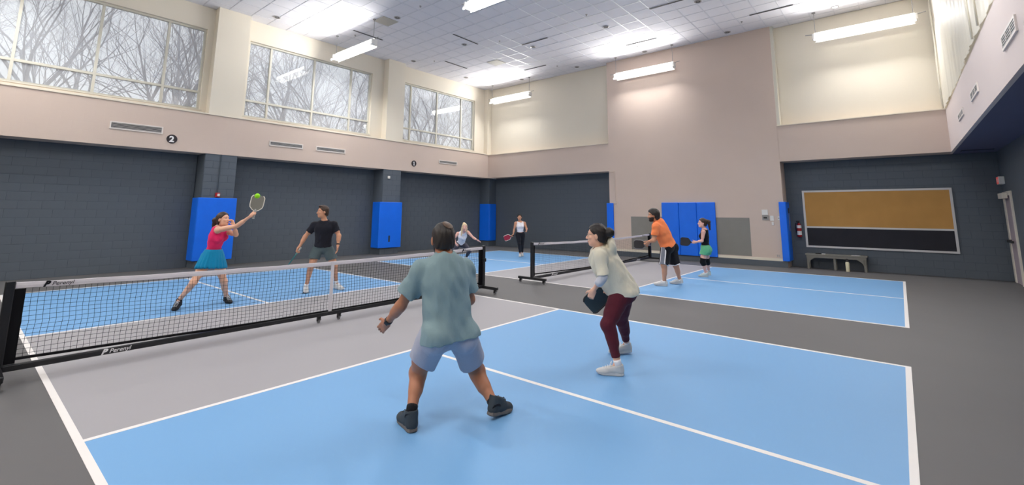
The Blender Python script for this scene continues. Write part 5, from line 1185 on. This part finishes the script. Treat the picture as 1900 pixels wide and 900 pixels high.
# 7 blonde woman bending forward on the far court
J = {k: A3(v) for k, v in J_BLONDE.items()}; T_ = {'R': A3((0.6, -0.8, 0)), 'L': A3((0.75, -0.66, 0))}
f = Figure(J, head_dir(318, -0.05), 'f', 0.97, 1.02, 1.0, {'R': (A3((0.3, 0.3, -0.9)), (0, 1, 0), 'half'), 'L': (nrm(A3(J['haL'])-A3(J['wrL'])), (0.1, -0.6, -0.7), 'open')}, T_)
p = person('blonde woman in a white tank top bending forward on the far court', J)
f.body(p, 'skin_pink', 0.010); f.face(p, 'hair_thin')
f.hair(p, 'hair_blonde', 0.010, 0.018, nape=-0.08, front=0.076, extra=[el(f.H(0.02, -0.05, 0.125), (0.045, 0.045, 0.040), ((1,0,0),(0,1,0),(0,0,1)), 0.02), rc(f.H(0.075, 0.02, -0.02), f.H(0.10, 0.03, -0.26), 0.038, 0.018, 0.03), rc(f.H(-0.07, -0.05, -0.04), f.H(-0.085, -0.03, -0.16), 0.03, 0.016, 0.03)], seed=13)
v = torso_cloth(f, 0.010, 0.009, ['torso', 'pelvis'], None, (f.at(0.92), -f.up), 0.092, 0.002, 18)
for q, sg in (('L', -1), ('R', 1)): v.op(el(J['sh'+q]+f.rt*sg*0.02+f.up*0.01, (0.06, 0.10, 0.085), (f.rt, f.fw, f.up), 0.008), 0, -1)
vobj('tank_top', v, 'tank_white', p)
v = leg_cloth(f, 0.010, 0.008, {'L': 1.85, 'R': 1.85}, 0, 0, (J['pel']+ZV*0.10, ZV), 0.001, 19, True); vobj('leggings', v, 'leggings_dark', p)
for q in 'LR':
    shoe(p, J['an'+q], T_[q], 'shoe_white', 'sole_white', 0.26); sock(p, J['an'+q], J['kn'+q], 'white_cloth', 0.038, 0.035)
d = nrm(J['wrL']-J['elL']); band(p, 'wristband', J['wrL']-d*0.03, J['wrL']-d*0.005, 0.031, 'black_plastic')
c = f.H(0.02, -0.05, 0.098); band(p, 'hair_tie', c-f.hu*0.008, c+f.hu*0.008, 0.034, 'scrunchie')

# 8 woman in white top and black leggings walking on the far court
J = {k: A3(v) for k, v in J_WHITE.items()}; T_ = {'R': A3((0.6, -0.8, 0)), 'L': A3((0.66, -0.75, 0))}; ax = nrm(-RV*0.9-ZV*0.35); hq = nrm(A3(J['haR'])-A3(J['wrR']))
f = Figure(J, head_dir(310, 0.0), 'f', 0.94, 1.0, 0.98, {'R': (hq, grip_pn('R', hq, ax), 'grip'), 'L': (nrm(A3(J['haL'])-A3(J['wrL'])), -RV, 'half')}, T_)
p = person('woman in a white strap top and black leggings walking near the back wall', J)
f.body(p, 'skin_mid', 0.010); f.face(p, 'brow_dark')
f.hair(p, 'hair_black', 0.010, 0.014, nape=-0.07, front=0.078, extra=[rc(f.H(0, -0.09, 0.02), f.H(0, -0.12, -0.12), 0.04, 0.02, 0.03)], seed=15)
v = Vol(f.H(0, 0, 0)-0.2, f.H(0, 0, 0)+0.2, 0.009); v.op(el(f.H(0, -0.012, 0.030), tuple(x*f.hs+0.019 for x in (0.074, 0.094, 0.088)), (f.hr, f.hf, f.hu), 0.02)); v.cut(f.H(0, 0, 0.070), -f.hu+f.hf*0.15); vobj('cap', v, 'cap_dark', p)
v = torso_cloth(f, 0.010, 0.009, ['torso', 'pelvis'], None, (f.at(0.80), -f.up), 0.095, 0.002, 20)
for q, sg in (('L', -1), ('R', 1)): v.op(el(J['sh'+q]+f.rt*sg*0.015+f.up*0.01, (0.065, 0.10, 0.09), (f.rt, f.fw, f.up), 0.008), 0, -1)
vobj('strap_top', v, 'tank_white', p)
v = leg_cloth(f, 0.010, 0.008, {'L': 1.90, 'R': 1.90}, 0, 0, (f.at(0.78), f.up), 0.001, 21, True); vobj('leggings', v, 'leggings_black', p)
for q, pt in (('R', 0.1), ('L', 0.15)): shoe(p, J['an'+q], T_[q], 'shoe_white', 'sole_white', 0.26, pt)
paddle(f.gripR, ax, -FV, 'red paddle with white edge held by the woman in black leggings', 'paddle_red', 'edge_white', 'grip_black', 'pickleball paddles')
